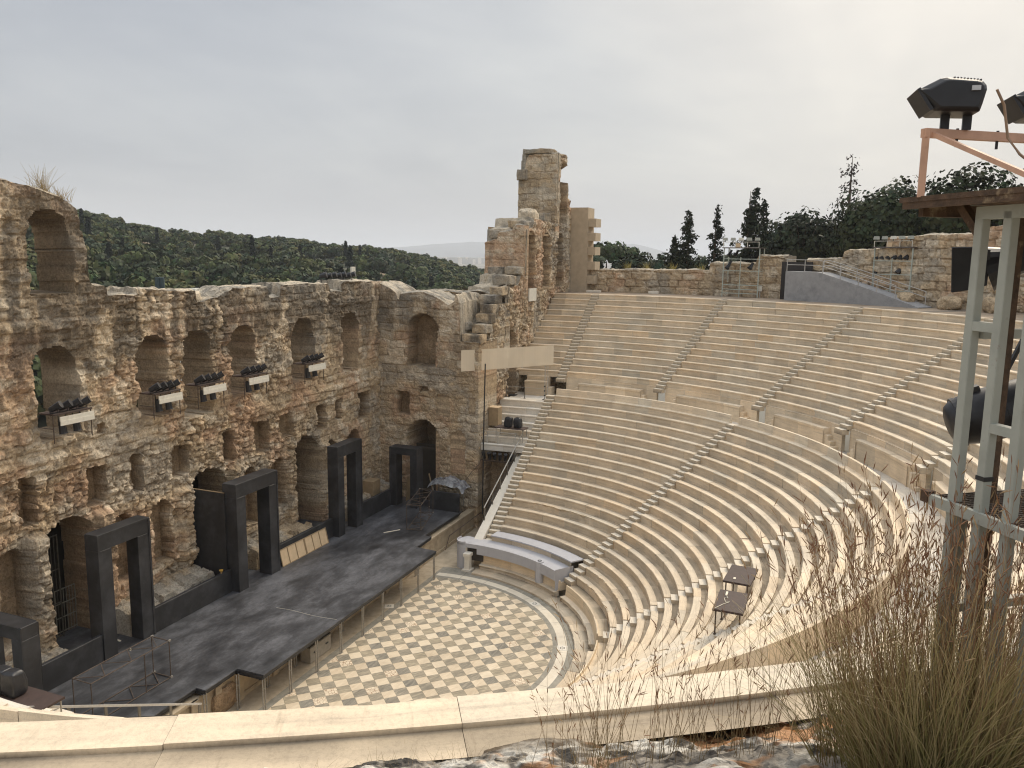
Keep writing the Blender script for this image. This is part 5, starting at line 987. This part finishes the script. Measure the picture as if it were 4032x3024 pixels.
def tree(name, label, px, top, dist, crown_w, kind, seed, zbase=16.6, group='trees behind the theatre walls', **k):
    d = ray(px, top); p = CAM + d * dist; h = p[2] - zbase
    t = thing(name, label, 'tree', (p[0], p[1], zbase), 0, group); mpp = dist * 1.82278 / 3206.29; w = crown_w * mpp
    if kind == 'conifer':
        V, F, K = conifer(h, w, seed, **k); npmesh('crown', V, F, M['leaf'], t, K); MB().tube([(0, 0, 0), (0, 0, h * .5), (0, 0, h * .96)], [h * .02, h * .014, .02], 7).build('trunk', M['bark'], t)
    else:
        ch = k.pop('ch', .75) * h; V, F, K = crown(w, ch, k.pop('nc', 70), k.pop('per', 70), k.pop('leaf', .22), seed, shape=kind, **k); V = V + np.array((0, 0, h - ch * 1.02)); npmesh('crown', V, F, M['leaf'], t, K)
        mb = MB().tube([(0, 0, 0), (.1, 0, h * .4), (.2, .1, h * .7)], [.25, .2, .1], 7); rg = random.Random(seed)
        for q in range(5): a_ = rg.uniform(0, 6.28); mb.tube([(.1, 0, h * .38), (w * .18 * cos(a_), w * .18 * sin(a_), h * .6), (w * .32 * cos(a_), w * .32 * sin(a_), h * .8)], [.13, .08, .03], 5)
        mb.build('trunk', M['bark'], t)
    return t
dk = (.026, .034, .017)
tree('conifer', 'dark ragged conifer leftmost of the three above the low wall', 1490, 456, 92, 92, 'conifer', 1, dens=1.5, leaf=.2); tree('conifer', 'dark slim conifer in the middle of the three above the low wall', 1549, 443, 95, 62, 'conifer', 2, dens=1.4, leaf=.2)
tree('conifer', 'tall dark double topped conifer behind the lighting frame', 1622, 404, 92, 105, 'conifer', 3, dens=2.0, leaf=.2); tree('conifer', 'shorter dark conifer leaning beside the tall one behind the lighting frame', 1652, 432, 93, 70, 'conifer', 4, dens=1.6, leaf=.2)
tree('conifer', 'thin half bare conifer standing tallest above the ramp', 1843, 326, 88, 105, 'conifer', 9, dens=.62, col=(.045, .035, .028), leaf=.15, bare=.3, power=.5); tree('conifer', 'small dark conifer left of the three, low behind the wall', 1462, 510, 96, 60, 'conifer', 6, dens=1.5, leaf=.2)
tree('broad_tree', 'dark rounded tree behind the wall left of the half bare conifer', 1742, 455, 90, 185, 'round', 11, ch=.9, nc=110, col=dk); tree('broad_tree', 'dark rounded tree behind the gate, low at the left of the rounded trees', 1690, 492, 95, 110, 'round', 12, ch=.9, col=dk)
tree('broad_tree', 'big dark green tree right of the half bare conifer', 1925, 386, 84, 210, 'round', 13, ch=.9, nc=130, col=(.032, .042, .018)); tree('broad_tree', 'tall dark green tree behind the roof of the near light tower', 2100, 350, 80, 200, 'round', 14, ch=.92, nc=130, col=(.036, .046, .019))
tree('broad_tree', 'dark green tree at the right frame edge', 2225, 352, 82, 160, 'round', 15, ch=.92, nc=90, col=(.036, .046, .019)); tree('broad_tree', 'dark green tree filling the gap between the two tall rounded trees', 2010, 418, 88, 130, 'round', 16, ch=.9, nc=80, col=dk)
tree('broad_tree', 'dark tree low behind the ashlar wall at the half bare conifer', 1850, 455, 86, 120, 'round', 17, ch=.9, nc=70, col=dk)
tree('umbrella_pine', 'broad flat topped pine right of the masonry pier', 1312, 517, 150, 105, 'umbrella', 21, zbase=10, ch=.45, leaf=.32, nc=60); tree('umbrella_pine', 'second flat topped pine a little right of the masonry pier', 1352, 522, 155, 70, 'umbrella', 22, zbase=10, ch=.45, leaf=.32, nc=50)
for k, (px, top, w) in enumerate(((1285, 548, 60), (1385, 541, 70), (1430, 546, 80), (1415, 556, 60), (1500, 548, 80), (1560, 545, 80), (1600, 540, 80), (1660, 535, 80), (1270, 560, 40), (1345, 553, 70))):
    tree('bush_tree', ('low green tree at the pier foot', 'low green tree right of the flat topped pines', 'low green tree left of the conifers', 'small low tree under the gap of sky', 'low tree under the leftmost conifer', 'low tree under the slim conifer', 'low tree left of the lighting frame', 'low tree right of the lighting frame', 'tiny low tree touching the pier', 'low green tree below the second flat topped pine')[k] + ', behind the low wall', px, top, 120, w * 1.25, 'round', 60 + k, zbase=11, ch=.8, leaf=.34, nc=45, per=60, col=(.03, .042, .02), group='low trees behind the walkway wall')
# wooded hillside
rng = np.random.default_rng(12); var = []
for i in range(6):
    V, F, K = crown(7.6, 5.8, 34, 30, .50, 200 + i, col=[(.052, .068, .020), (.036, .050, .021), (.070, .078, .024)][i % 3]); var.append((V, F, K))
V, F, K = conifer(9.5, 3.4, 300, dens=1.3, leaf=.5, col=(.016, .024, .016)); cyp = (V, F, K)
V, F, K = conifer(7.0, 3.0, 301, dens=1.3, leaf=.5, col=(.02, .028, .017)); cyp2 = (V, F, K)
pts = []; dcur = 122.0
while dcur < 442:
    a_ = 22.6 + rng.uniform(0, 2)
    while a_ < 60:
        d_ = dcur + rng.uniform(-3.4, 3.4); clear = fbm(a_ * .16, d_ * .012, 0, 77, 3)
        up = (d_ - 122) / 310
        if clear < .10 + .35 * (1 - up) or up > .96 or rng.random() < .25: pts.append((a_ + rng.uniform(-.6, .6) * 100 / d_, d_, rng.uniform(.65, 1.25) * (1.3 - .62 * up)))
        a_ += math.degrees((6.6 - 2.2 * up) / d_) * rng.uniform(.8, 1.3)
    dcur += 7.2 - 2.4 * (dcur - 122) / 310
pts.sort(key=lambda q: q[2] / q[1] * (1 if 23.4 < q[0] < 53.5 else .3), reverse=True)
meshes = []
for i, (V, F, K) in enumerate(var + [cyp, cyp2]): o = npmesh('pine_crown', V, F, M['leaf'], None, K); meshes.append(o.data); bpy.data.objects.remove(o)
rest = [[], [], []]; nr = 0
for i, (a_, d_, s) in enumerate(pts):
    x, y = CAM[0] + d_ * cos(rad(a_)), CAM[1] + d_ * sin(rad(a_)); z = float(hill_z(np.array(max(a_, 23)), np.array(d_))) - .5; isc = rng.random() < .07 and d_ < 360; v = (6 + int(rng.random() < .5)) if isc else int(rng.integers(0, 6)); rot = rng.uniform(0, 6.28)
    if i < 300:
        o = bpy.data.objects.new('hill_cypress' if isc else 'hill_pine', meshes[v]); COL.objects.link(o); o.location = (x, y, z); o.rotation_euler = (0, 0, rot); o.scale = (s, s, s * rng.uniform(.85, 1.2))
        if isc: tag(o, 'dark pointed tree rising among the round pines on the hillside', 'tree', 'pointed trees on the wooded hillside')
        else: tag(o, 'round green pine in the wood on the hillside', 'tree', 'round pines on the wooded hillside')
    else:
        V, F, K = (var + [cyp, cyp2])[v]
        if v < 6:  # thin the far ones
            k = np.arange(0, len(F), 2); vi = (F[k].ravel()); V = V[vi]; K = K[vi]; F = np.arange(len(vi)).reshape(-1, 4); V = np.concatenate([V]) ; c4 = V.reshape(-1, 4, 3).mean(1, keepdims=True); V = ((V.reshape(-1, 4, 3) - c4) * 1.35 + c4).reshape(-1, 3)
        c_, s_ = cos(rot), sin(rot); Vr = np.stack([(V[:, 0] * c_ - V[:, 1] * s_) * s + x, (V[:, 0] * s_ + V[:, 1] * c_) * s + y, V[:, 2] * s + z], 1)
        rest[0].append(Vr); rest[1].append(F + nr); rest[2].append(K * rng.uniform(.8, 1.25)); nr += len(Vr)
tag(npmesh('forest', np.concatenate(rest[0]), np.concatenate(rest[1]), M['leaf'], None, np.concatenate(rest[2])), 'distant pine wood covering the hillside', 'forest', kind='stuff')
# small building roof and tank in front of the wood, seen over the wall
p = CAM + ray(345, 612) * 150; t = thing('tank_tower', 'small dark green water tanks on posts before the wooded hill', 'tank', (p[0], p[1], 8)); hh = p[2] + 0.4 - 8; mbt = MB()
M['tank'] = plain('tank_green', (.035, .06, .065), .6, .2, 2)
for dx, dy in ((-.45, 0), (.45, .1), (0, -.5)): MB().tube([(dx, dy, hh - 2.2), (dx, dy, hh + .6)], .42, 10).build('tank', M['tank'], t)
for dx, dy in ((-.5, -.3), (.5, -.3), (.5, .4), (-.5, .4)): MB().bar((dx, dy, 0), (dx, dy, hh - 2.2), .1).build('post', M['tank'], t)
p = CAM + ray(430, 634) * 120; t = thing('flat_roof_building', 'low pale flat roofed building peeping over the stage wall', 'building', (p[0], p[1], 0)); MB().box((0, 0, p[2] / 2 - .3), (7, 9, p[2])).build('wall', M['cream'], t); MB().box((0, 0, p[2] - .2), (7.5, 9.5, .25)).build('roof', M['grey'], t); MB().box((1, 1.5, p[2] + .3), (1.4, 1.2, .7)).build('roof_unit', M['cream'], t)
# far town on the plain
twn = MB(); rg = random.Random(2)
for k in range(260):
    a_ = rg.uniform(18, 30); d_ = rg.uniform(2600, 5600); x, y = CAM[0] + d_ * cos(rad(a_)), CAM[1] + d_ * sin(rad(a_)); twn.box((x, y, -6 + 8), (rg.uniform(14, 40), rg.uniform(14, 40), rg.uniform(12, 26)))
tag(twn.build('far_town', plain('pale_plaster', (.6, .57, .52), .9, .1, .01)), 'pale far town on the plain below the mountains', 'town', kind='stuff')
# hazy air
M['haze'] = bpy.data.materials.new('haze'); M['haze'].use_nodes = True; nt = M['haze'].node_tree
for n in list(nt.nodes): nt.nodes.remove(n)
ho = N(nt, 'ShaderNodeOutputMaterial'); pv = N(nt, 'ShaderNodeVolumePrincipled'); nt.links.new(pv.outputs[0], ho.inputs['Volume']); pv.inputs['Color'].default_value = (.86, .9, .96, 1); pv.inputs['Density'].default_value = 0.00016; pv.inputs['Anisotropy'].default_value = 0.0
tag(MB().box((0, 0, 110), (33000, 33000, 236)).build('haze', M['haze']), kind='stuff')
# ------------------------------------------------------------------ rock and earth under the camera
def rock_h(r, a):
    h = np.interp(r, [34.9, 35.2, 35.6, 36.0, 36.6, 38.0, 40.0, 46.0], [16.30, 16.36, 16.60, 16.82, 17.08, 17.75, 18.05, 18.6])
    return h
def rock_field(az0, az1, r0, r1, na, nr, fine):
    A, Rr = np.meshgrid(np.radians(np.linspace(az0, az1, na)), r0 + (r1 - r0) * np.linspace(0, 1, nr) ** 1.15, indexing='ij'); X, Y = Rr * np.cos(A), Rr * np.sin(A)
    big = fbm(X * .9, Y * .9, 0, 501, 3); rid = 1 - np.abs(fbm(X * 1.7, Y * 1.7, 0, 502, 5)) * 2.2; sm = fbm(X * 7, Y * 7, 0, 503, 5)
    cel = fbm(X * 2.6, Y * 2.6, 5, 504, 4); edge = sstep(35.25, 35.55, Rr + .35 * big - .35 * sstep(-148.5, -152, np.degrees(A)))
    st = np.floor((cel + .6) * 5) / 5 - .6
    Z = rock_h(Rr - .18 * big, A) + edge * (.08 * rid + .09 * st + .035 * sm + .10 * big - .03) + (1 - edge) * (.03 * sm)
    l1 = fbm(X * 5.5, Y * 5.5, 0, 510, 6); l2 = fbm(X * 14, Y * 14, 0, 511, 5); l3 = fbm(X * 2.1, Y * 2.1, 0, 512, 4)
    C_ = np.broadcast_to(np.array((.33, .29, .235)), X.shape + (3,)).copy()
    def mx(A_, B_, t): return A_ + (np.array(B_) - A_) * t[..., None]
    C_ = mx(C_, (.62, .58, .50), sstep(-.05, .22, l1 + .4 * l3)); C_ = mx(C_, (.055, .05, .045), .85 * sstep(.08, .26, l2 * .7 - l1 * .55 + .03)); C_ = mx(C_, (.20, .185, .16), .6 * sstep(.1, .35, -l3))
    ox, oy = 35.75 * cos(rad(-145.3)), 35.75 * sin(rad(-145.3)); od = np.hypot(X - ox, Y - oy); C_ = mx(C_, (.40, .17, .045), .8 * sstep(.05, .25, l1 + .55 * (1 - od / .55)) * sstep(.8, .5, od)); C_ = mx(C_, (.42, .19, .06), .5 * sstep(.33, .45, fbm(X * 6, Y * 6, 4, 515, 4)))
    C_ = mx(C_, (.13, .095, .06), (1 - edge) * (.8 + .2 * np.clip(l2 * 3, -1, 1)))
    return np.stack([X, Y, Z], -1).reshape(-1, 3), gridF(na, nr), C_.reshape(-1, 3)
M['lichen'] = stone_mat('lichen_rock', 38, .5, (.55, 1.3), .012)
V, F, C_ = rock_field(-154.5, -137, 35.1, 38.6, 560, 230, True); tag(npmesh('rock_outcrop', V, F, M['lichen'], None, C_), kind='structure')
V, F, C_ = rock_field(-185, -95, 35.3, 62, 200, 60, False); V[:, 2] -= .25; tag(npmesh('upper_ground', V, F, M['dirt'], None, C_), kind='structure')
# dirt terrace behind the outer wall
V, F, C_ = rock_field(-96, 20, 42.2, 95, 120, 30, False); V[:, 2] = np.interp(np.hypot(V[:, 0], V[:, 1]), [42, 60, 95], [16.6, 15, 8]); tag(npmesh('outer_ground', V, F, M['dirt'], None, C_), kind='structure')
# wall under the rock edge so nothing is hollow behind the top row
tag(ring_sweep('row_backing', [(35.15, 12), (35.15, 16.58)], None, lambda r: rad(-100), lambda r: rad(-184), None, wrng, base=np.array((.3, .25, .19))), kind='structure')
# ------------------------------------------------------------------ dry grass
m, nt, b = new_mat('dry_grass'); a = N(nt, 'ShaderNodeVertexColor', layer_name='Col').outputs[0]; nt.links.new(a, b.inputs['Base Color']); b.inputs['Roughness'].default_value = 0.6; b.inputs['Specular IOR Level'].default_value = 0.25; M['grass'] = m
class Grass:
    def __init__(s, seed): s.V = []; s.F = []; s.C = []; s.n = 0; s.r = np.random.default_rng(seed)
    def stem(s, p, lean, L, w, c0, c1, bend=.25, nseg=5):
        d = np.array((lean[0], lean[1], 1.0)); d /= np.linalg.norm(d); side = np.array((lean[0], lean[1], 0)) * bend * 1.2 + s.r.normal(0, .05, 3); pts = []
        for k in range(nseg + 1): t = k / nseg; q = np.array(p) + d * L * t + side * L * t * t; q[2] -= .12 * bend * L * t * t; pts.append(q)
        for k, q in enumerate(pts):
            t = k / nseg; ww = w * (1 - .7 * t)
            for j in range(3): a_ = j * 2.094 + .5; s.V.append(q + ww * np.array((cos(a_), sin(a_), 0))); s.C.append(np.array(c0) * (1 - t) + np.array(c1) * t)
        for k in range(nseg):
            for j in range(3): a0 = s.n + k * 3 + j; a1 = s.n + k * 3 + (j + 1) % 3; s.F.append((a0, a1, a1 + 3, a0 + 3))
        s.n += 3 * (nseg + 1); return pts
    def spike(s, p, d, L, w, c):
        d = np.array(d) / np.linalg.norm(d); u = np.cross(d, (.3, .5, .81)); u /= np.linalg.norm(u); v = np.cross(d, u)
        R = [(0, .25), (.35, 1), (.7, .8), (1, .06)]
        for t, k in R:
            for j in range(3): a_ = j * 2.094; s.V.append(np.array(p) + d * L * t + w * k * (u * cos(a_) + v * sin(a_))); s.C.append(np.array(c) * (.8 + .4 * s.r.random()))
        for k in range(3):
            for j in range(3): a0 = s.n + k * 3 + j; a1 = s.n + k * 3 + (j + 1) % 3; s.F.append((a0, a1, a1 + 3, a0 + 3))
        s.n += 12
    def head(s, pts):
        top = pts[-1]; d0 = pts[-1] - pts[-2]; d0 /= np.linalg.norm(d0); n = s.r.integers(3, 6)
        for k in range(n):
            q = pts[-1] - d0 * s.r.uniform(0, .30) if k else top; dd = d0 + s.r.normal(0, .38, 3); c = s.r.choice([0, 1, 2]); col = [(.28, .15, .08), (.22, .11, .06), (.40, .27, .14)][c]
            s.spike(q, dd, s.r.uniform(.03, .07), s.r.uniform(.0022, .0038), col)
    def build(s, name, label=None, cat=None, kind=None, group=None):
        return tag(npmesh(name, np.array(s.V), np.array(s.F), M['grass'], None, np.array(s.C)), label, cat, group, kind)
def rim(px, py, z):
    d = CR.T @ np.array([(px * 1.82278 - 2016) / 3206.29, (py * 1.82278 - 1512) / 3206.29, 1.0]); return CAM + d * (z - CAM[2]) / d[2]
def gz(x, y): return float(rock_h(np.array(math.hypot(x, y)), 0)) - .03
def clump(label, c, R, nblade, nstem, H, seed, green=.5):
    g = Grass(seed)
    for k in range(nblade + nstem):
        r = R * math.sqrt(g.r.random()); a_ = g.r.uniform(0, 6.28); x, y = c[0] + r * cos(a_), c[1] + r * sin(a_); sp = .06 + .5 * (r / R) * g.r.random(); lean = (sp * cos(a_) + g.r.normal(0, .16), sp * sin(a_) + g.r.normal(0, .16)); gr_ = g.r.random()
        lo = (.19, .175, .06) if gr_ < green else (.32, .25, .12); hi = (.38, .31, .13) if gr_ < green * .8 else (.55, .42, .22)
        if k < nblade: g.stem((x, y, gz(x, y)), lean, H * g.r.uniform(.25, .85), .0026, lo, hi, .15 + .9 * g.r.random() ** 2.5)
        else:
            pts = g.stem((x, y, gz(x, y)), (lean[0] * .62, lean[1] * .62), H * g.r.uniform(.72, 1.15), .0020, (.24, .17, .08), (.34, .2, .11), .12); g.head(pts)
    return g.build('grass_tussock', label, 'grass tussock', None, 'tussocks on the rock')
b1 = rim(2015, 1700, 17.3); clump('big dense tussock of dry green and straw grass in the lower right corner', b1[:2], .36, 1150, 360, 1.34, 1, .6)
b2 = rim(1862, 1665, 17.1); clump('dry reddish tussock at the left side of the big one', b2[:2], .24, 240, 150, 1.25, 2, .45)
b3 = rim(2205, 1690, 17.3); clump('dense tussock at the right frame edge before the light tower', b3[:2], .28, 700, 150, 1.15, 3, .6)
g = Grass(9)
for k in range(150):
    px = g.r.choice([1215, 1290, 1330, 1420, 1480, 1560, 1640, 1700], p=[.08, .2, .12, .16, .14, .12, .1, .08]) + g.r.normal(0, 26); p = rim(px, g.r.uniform(1610, 1690), 16.95); L = g.r.uniform(.45, 1.1) * (.55 if px < 1260 else 1); pts = g.stem((p[0], p[1], gz(p[0], p[1])), (g.r.normal(.0, .17), g.r.normal(0, .17)), L, .0019, (.2, .16, .08), (.36, .22, .12), .2)
    if g.r.random() < .65: g.head(pts)
for k in range(900):
    px = g.r.uniform(620, 1900); p = rim(px, g.r.uniform(1600, 1660), 16.8); r_ = math.hypot(p[0], p[1]); f = g.r.uniform(35.12, 35.6) / r_ if g.r.random() < .6 else 1; x, y = p[0] * f, p[1] * f; g.stem((x, y, gz(x, y)), (g.r.normal(0, .4), g.r.normal(0, .4)), g.r.uniform(.04, .16), .0014, (.16, .12, .06), (.34, .25, .13), .4, 3)
g.build('dry_grass', 'scattered dry grass stems growing from the rock', 'grass', 'stuff')
# tufts on the wall heads
def tuft(label, c, n, L, seed, col=(.36, .27, .13)):
    q = Grass(seed)
    for k in range(n): q.stem((c[0] + q.r.normal(0, .22), c[1] + q.r.normal(0, .15), c[2]), (q.r.normal(0, .35), q.r.normal(0, .35)), L * q.r.uniform(.4, 1.1), .012, col, tuple(v * 1.1 for v in col), .3, 4)
    q.build('grass_tuft', label, 'grass tuft', None, 'grass tufts on the walls')
tuft('dry grass tuft on the broken top of the left arch, taller one', (-8.95, 11.4, 22.25), 60, 1.15, 21); tuft('dry grass tuft on the broken top of the left arch, right one', (-8.05, 11.3, 21.9), 50, .8, 22); tuft('dry tuft behind the merlon on the stage wall head', (4.6, 12.2, 17.3), 40, .6, 23)
for k, (a_, lb) in enumerate(((-3, 'yellow grass on the low wall by the stone slab'), (-5.5, 'yellow grass on the low wall right of the pier'), (-9, 'yellow grass on the low wall above the small block'), (-12.8, 'yellow grass on the low wall where it steps up'))): tuft(lb, (41.2 * cos(rad(a_)), 41.2 * sin(rad(a_)), 18.75), 46, .8, 30 + k, (.34, .28, .09))
# ------------------------------------------------------------------ near light tower at the right
E2 = np.array((-.818, -.576, 0)); E1 = np.array((.576, -.818, 0)); UPV = np.array((0, 0, 1.0)); A0 = np.array((-30.21, -21.20, 0.0))
def T_(a, b_, z): return A0 + E2 * a + E1 * b_ + UPV * z
t = thing('near_light_tower', 'tall grey green steel light tower with rusty platform standing at the right frame edge', 'light tower', T_(0, 0, 17.2)); ti = Matrix.Translation(-t.location)
def pt(o): o.parent = t; o.matrix_parent_inverse = ti; return o
for a_ in (0, .168, .335, .505): pt(MB().bar(T_(a_, 0, 17.0), T_(a_, 0, 20.04), .05, .05, up=tuple(E1)).build('post', M['paint'], bevel=.004))
for a_, b_ in ((-.06, .10), (.0, .75), (.5, .75), (.04, .16)): pt(MB().bar(T_(a_, b_, 17.0), T_(a_, b_, 20.04 if b_ > .12 else 18.6), .05, .05, up=tuple(E1)).build('post', M['paint'] if b_ != .16 else M['rust']))
pt(MB().bar(T_(-.02, 0, 20.035), T_(.7, 0, 20.035), .05, .06).build('top_rail', M['paint'])); pt(MB().bar(T_(0, 0, 19.50), T_(.168, 0, 19.50), .045).build('cross_rail', M['paint'])); pt(MB().bar(T_(.02, .03, 19.46), T_(.02, .75, 19.46), .045).build('cross_rail', M['paint'])); pt(MB().bar(T_(.168, 0, 19.03), T_(.335, 0, 19.03), .045).build('cross_rail', M['paint']))
pt(MB().bar(T_(0, .02, 18.05), T_(0, .75, 18.05), .045).bar(T_(.5, .02, 18.05), T_(.5, .75, 18.05), .045).build('cross_rail', M['paint']))
pt(MB().bar(T_(-.14, -.03, 18.59), T_(.75, -.03, 18.59), .03, .055).build('platform_beam', M['paint'])); pt(MB().box(T_(-.15, -.03, 18.6), (.05, .05, .06), math.atan2(E2[1], E2[0])).build('rusty_end', M['rust']))
gm = MB()
for k in range(34): gm.bar(T_(-.1 + .026 * k, -.02, 18.61), T_(-.1 + .026 * k, .75, 18.61), .006, .02)
for k in range(13): gm.bar(T_(-.1, .02 + .06 * k, 18.612), T_(.78, .02 + .06 * k, 18.612), .006, .012)
pt(gm.build('grating', M['rusty'])); pt(MB().box(T_(.168, 0, 18.78), (.054, .054, .022), math.atan2(E2[1], E2[0])).build('tape_band', M['cableblack']))
rf = [T_(*q, 0)[:2] for q in ((-.38, -.17), (1.1, -.17), (1.1, 1.0), (-.38, 1.0))]; pt(MB().prism([tuple(q) for q in rf], 20.10, 20.125).build('roof_plate', M['rust'])); pt(MB().bar(T_(-.36, -.15, 20.085), T_(1.1, -.15, 20.085), .03, .035).bar(T_(-.36, .95, 20.07), T_(1.1, .95, 20.07), .03, .06).bar(T_(-.30, -.1, 20.06), T_(-.30, .95, 20.06), .035, .06).build('roof_beam', M['rust']))
pt(MB().bar(T_(-.16, 0, 20.10), T_(0, 0, 19.93), .04, .04).build('knee_brace', M['rust']))
p0 = T_(-.24, -.16, 20.12); pt(MB().bar(p0, p0 + UPV * .325, .032, .032).build('upper_post', M['orange'])); top = p0 + UPV * .31
pt(MB().bar(top - E1 * .016, top + E1 * 2.0, .038, .042).build('upper_bar', M['orange'])); pt(MB().bar(top + E1 * .03, T_(.5, -.15, 20.12), .022, .022).build('upper_brace', M['orange'])); cl = MB()
for k in (.18, .42): cl.bar(top + E1 * k - UPV * .06, top + E1 * k + UPV * .03, .012)
pt(cl.build('clamp', M['blackmetal']))
def floodlight(label, k):
    o = top + E1 * k + UPV * .021; f = thing('big_floodlight', label, 'floodlight', o, math.atan2(-.97, .12), 'big floodlights on the near light tower')
    prof = [(-.254, .203), (-.233, .208), (-.135, .262), (-.105, .267), (-.06, .263), (.075, .247), (.10, .238), (.12, .215), (.125, .19), (.108, .108), (.095, .061), (-.150, .072), (-.169, .081)]; n = len(prof); V = []
    prof = [(x * .80, z * .80 + .02) for x, z in prof]
    for y, s_ in ((-.13, .80), (-.105, 1), (.105, 1), (.13, .80)):
        for x, z in prof: V.append((x * (s_ if x > -.2 else 1) , y, .152 + (z - .152) * s_))
    F = [(j * n + i, j * n + (i + 1) % n, (j + 1) * n + (i + 1) % n, (j + 1) * n + i) for j in range(3) for i in range(n)] + [tuple(range(n))[::-1], tuple(3 * n + i for i in range(n))]
    MB().add(V, F).build('housing', M['blackmetal'], f, bevel=.004); MB().bar((-.205, 0, .184), (-.138, 0, .082), .25, .016, up=(.5, 0, .8)).build('lens_rim', M['blackmetal'], f)
    rb = MB()
    for q in range(9): x = -.055 + q * .018; rb.box((x * .8, 0, .229 - .10 * (x + .06)), (.006, .20, .016))
    rb.build('cooling_fins', M['blackmetal'], f)
    MB().box((.045, -.134, .175), (.038, .012, .022), 0).build('terminal_box', M['label'], f)
    for x in (-.05, .05): MB().bar((x, 0, 0), (x, 0, .12), .018, .04).build('bracket_arm', M['blackmetal'], f)
    return f
floodlight('big black floodlight on the salmon bar, whole in view', .165); floodlight('big black floodlight cut by the right frame edge', .72)
c0 = top + E1 * .24 + UPV * .19 + E2 * .16; tag(MB().tube([c0, c0 + E1 * .05 - UPV * .07, c0 + E1 * .09 - UPV * .22, c0 + E1 * .12 - UPV * .30 + E2 * .05, c0 + E1 * .20 - UPV * .38 + E2 * .1, c0 + E1 * .22 - UPV * .50 + E2 * .1], .0065, 7).build('lamp_cable', M['cable']), 'tan cable hanging from the whole floodlight to the tower roof', 'cable')
# lamps hung inside the tower
def on_ray(px, py, dist): d = ray(px, py); return CAM + d * dist
q = on_ray(2142, 893, 5.2); s = thing('can_spotlight', 'large black can spotlight behind the light tower posts, lower one', 'spotlight', q); Rv = Vector((-.12, -.99, .0)); ax = (Rv * .93 + Vector((.2, .1, .3))).normalized()
mq = ax.to_track_quat('Z', 'Y').to_euler(); R_c = .15
o = MB().tube([(0, 0, -.23), (0, 0, -.22), (0, 0, -.18), (0, 0, -.08), (0, 0, .1), (0, 0, .36), (0, 0, .44)], [.07, .10, .13, R_c, R_c, R_c, .12], 28).build('can', M['blackmetal'], s, smooth=True); o.rotation_euler = mq
o = MB().tube([(0, 0, -.185), (0, 0, -.165)], [.137, .14], 28).tube([(0, 0, .05), (0, 0, .065)], [.154, .154], 28).build('band', M['blackmetal'], s); o.rotation_euler = mq
o = MB().box((.14, 0, -.19), (.06, .04, .04)).box((-.14, .02, -.17), (.05, .04, .05)).box((0, .15, -.05), (.06, .05, .05)).build('bracket', M['blackmetal'], s); o.rotation_euler = mq
MB().bar((0, 0, .1), (.06, -.16, .52), .02).build('hanger', M['blackmetal'], s)
q = on_ray(2105, 575, 5.1); s = thing('shutter_spotlight', 'black spotlight with square shutters hung high inside the light tower', 'spotlight', q)
dv = ray(2105, 575) * np.array((1, 1, 0)); rv = np.array((dv[1], -dv[0], 0.02)); U_ = np.array((0, 0, 1.0)); k1 = 5.1 * 1.82278 / 3206.29 * .765
def P(x, y, d=0): return tuple(rv * (x - 2105) * k1 + U_ * (575 - y) * k1 + dv * d)
V = [P(2052, 528, .0), P(2060, 640, .0), P(2108, 632, .02), P(2112, 528, .02), P(2056, 528, .3), P(2064, 638, .3), P(2108, 632, .3), P(2112, 528, .3)]
MB().add(V, [(0, 1, 2, 3), (7, 6, 5, 4), (0, 4, 5, 1), (1, 5, 6, 2), (2, 6, 7, 3), (3, 7, 4, 0)]).build('shutter_box', M['blackmetal'], s, bevel=.004)
V = [P(2100, 530, .02), P(2100, 632, .02), P(2136, 622, .05), P(2136, 536, .05), P(2100, 530, .3), P(2100, 632, .3), P(2136, 622, .27), P(2136, 536, .27)]; MB().add(V, [(0, 1, 2, 3), (7, 6, 5, 4), (0, 4, 5, 1), (1, 5, 6, 2), (2, 6, 7, 3), (3, 7, 4, 0)]).build('shutter_hood', M['blackmetal'], s)
MB().tube([P(2130, 582, .16), P(2170, 566, .16), P(2260, 536, .16)], [.135, .085, .09], 18).build('body', M['blackmetal'], s); MB().bar(P(2190, 555, .16), P(2190, 430, .16), .025).build('hanger', M['blackmetal'], s)
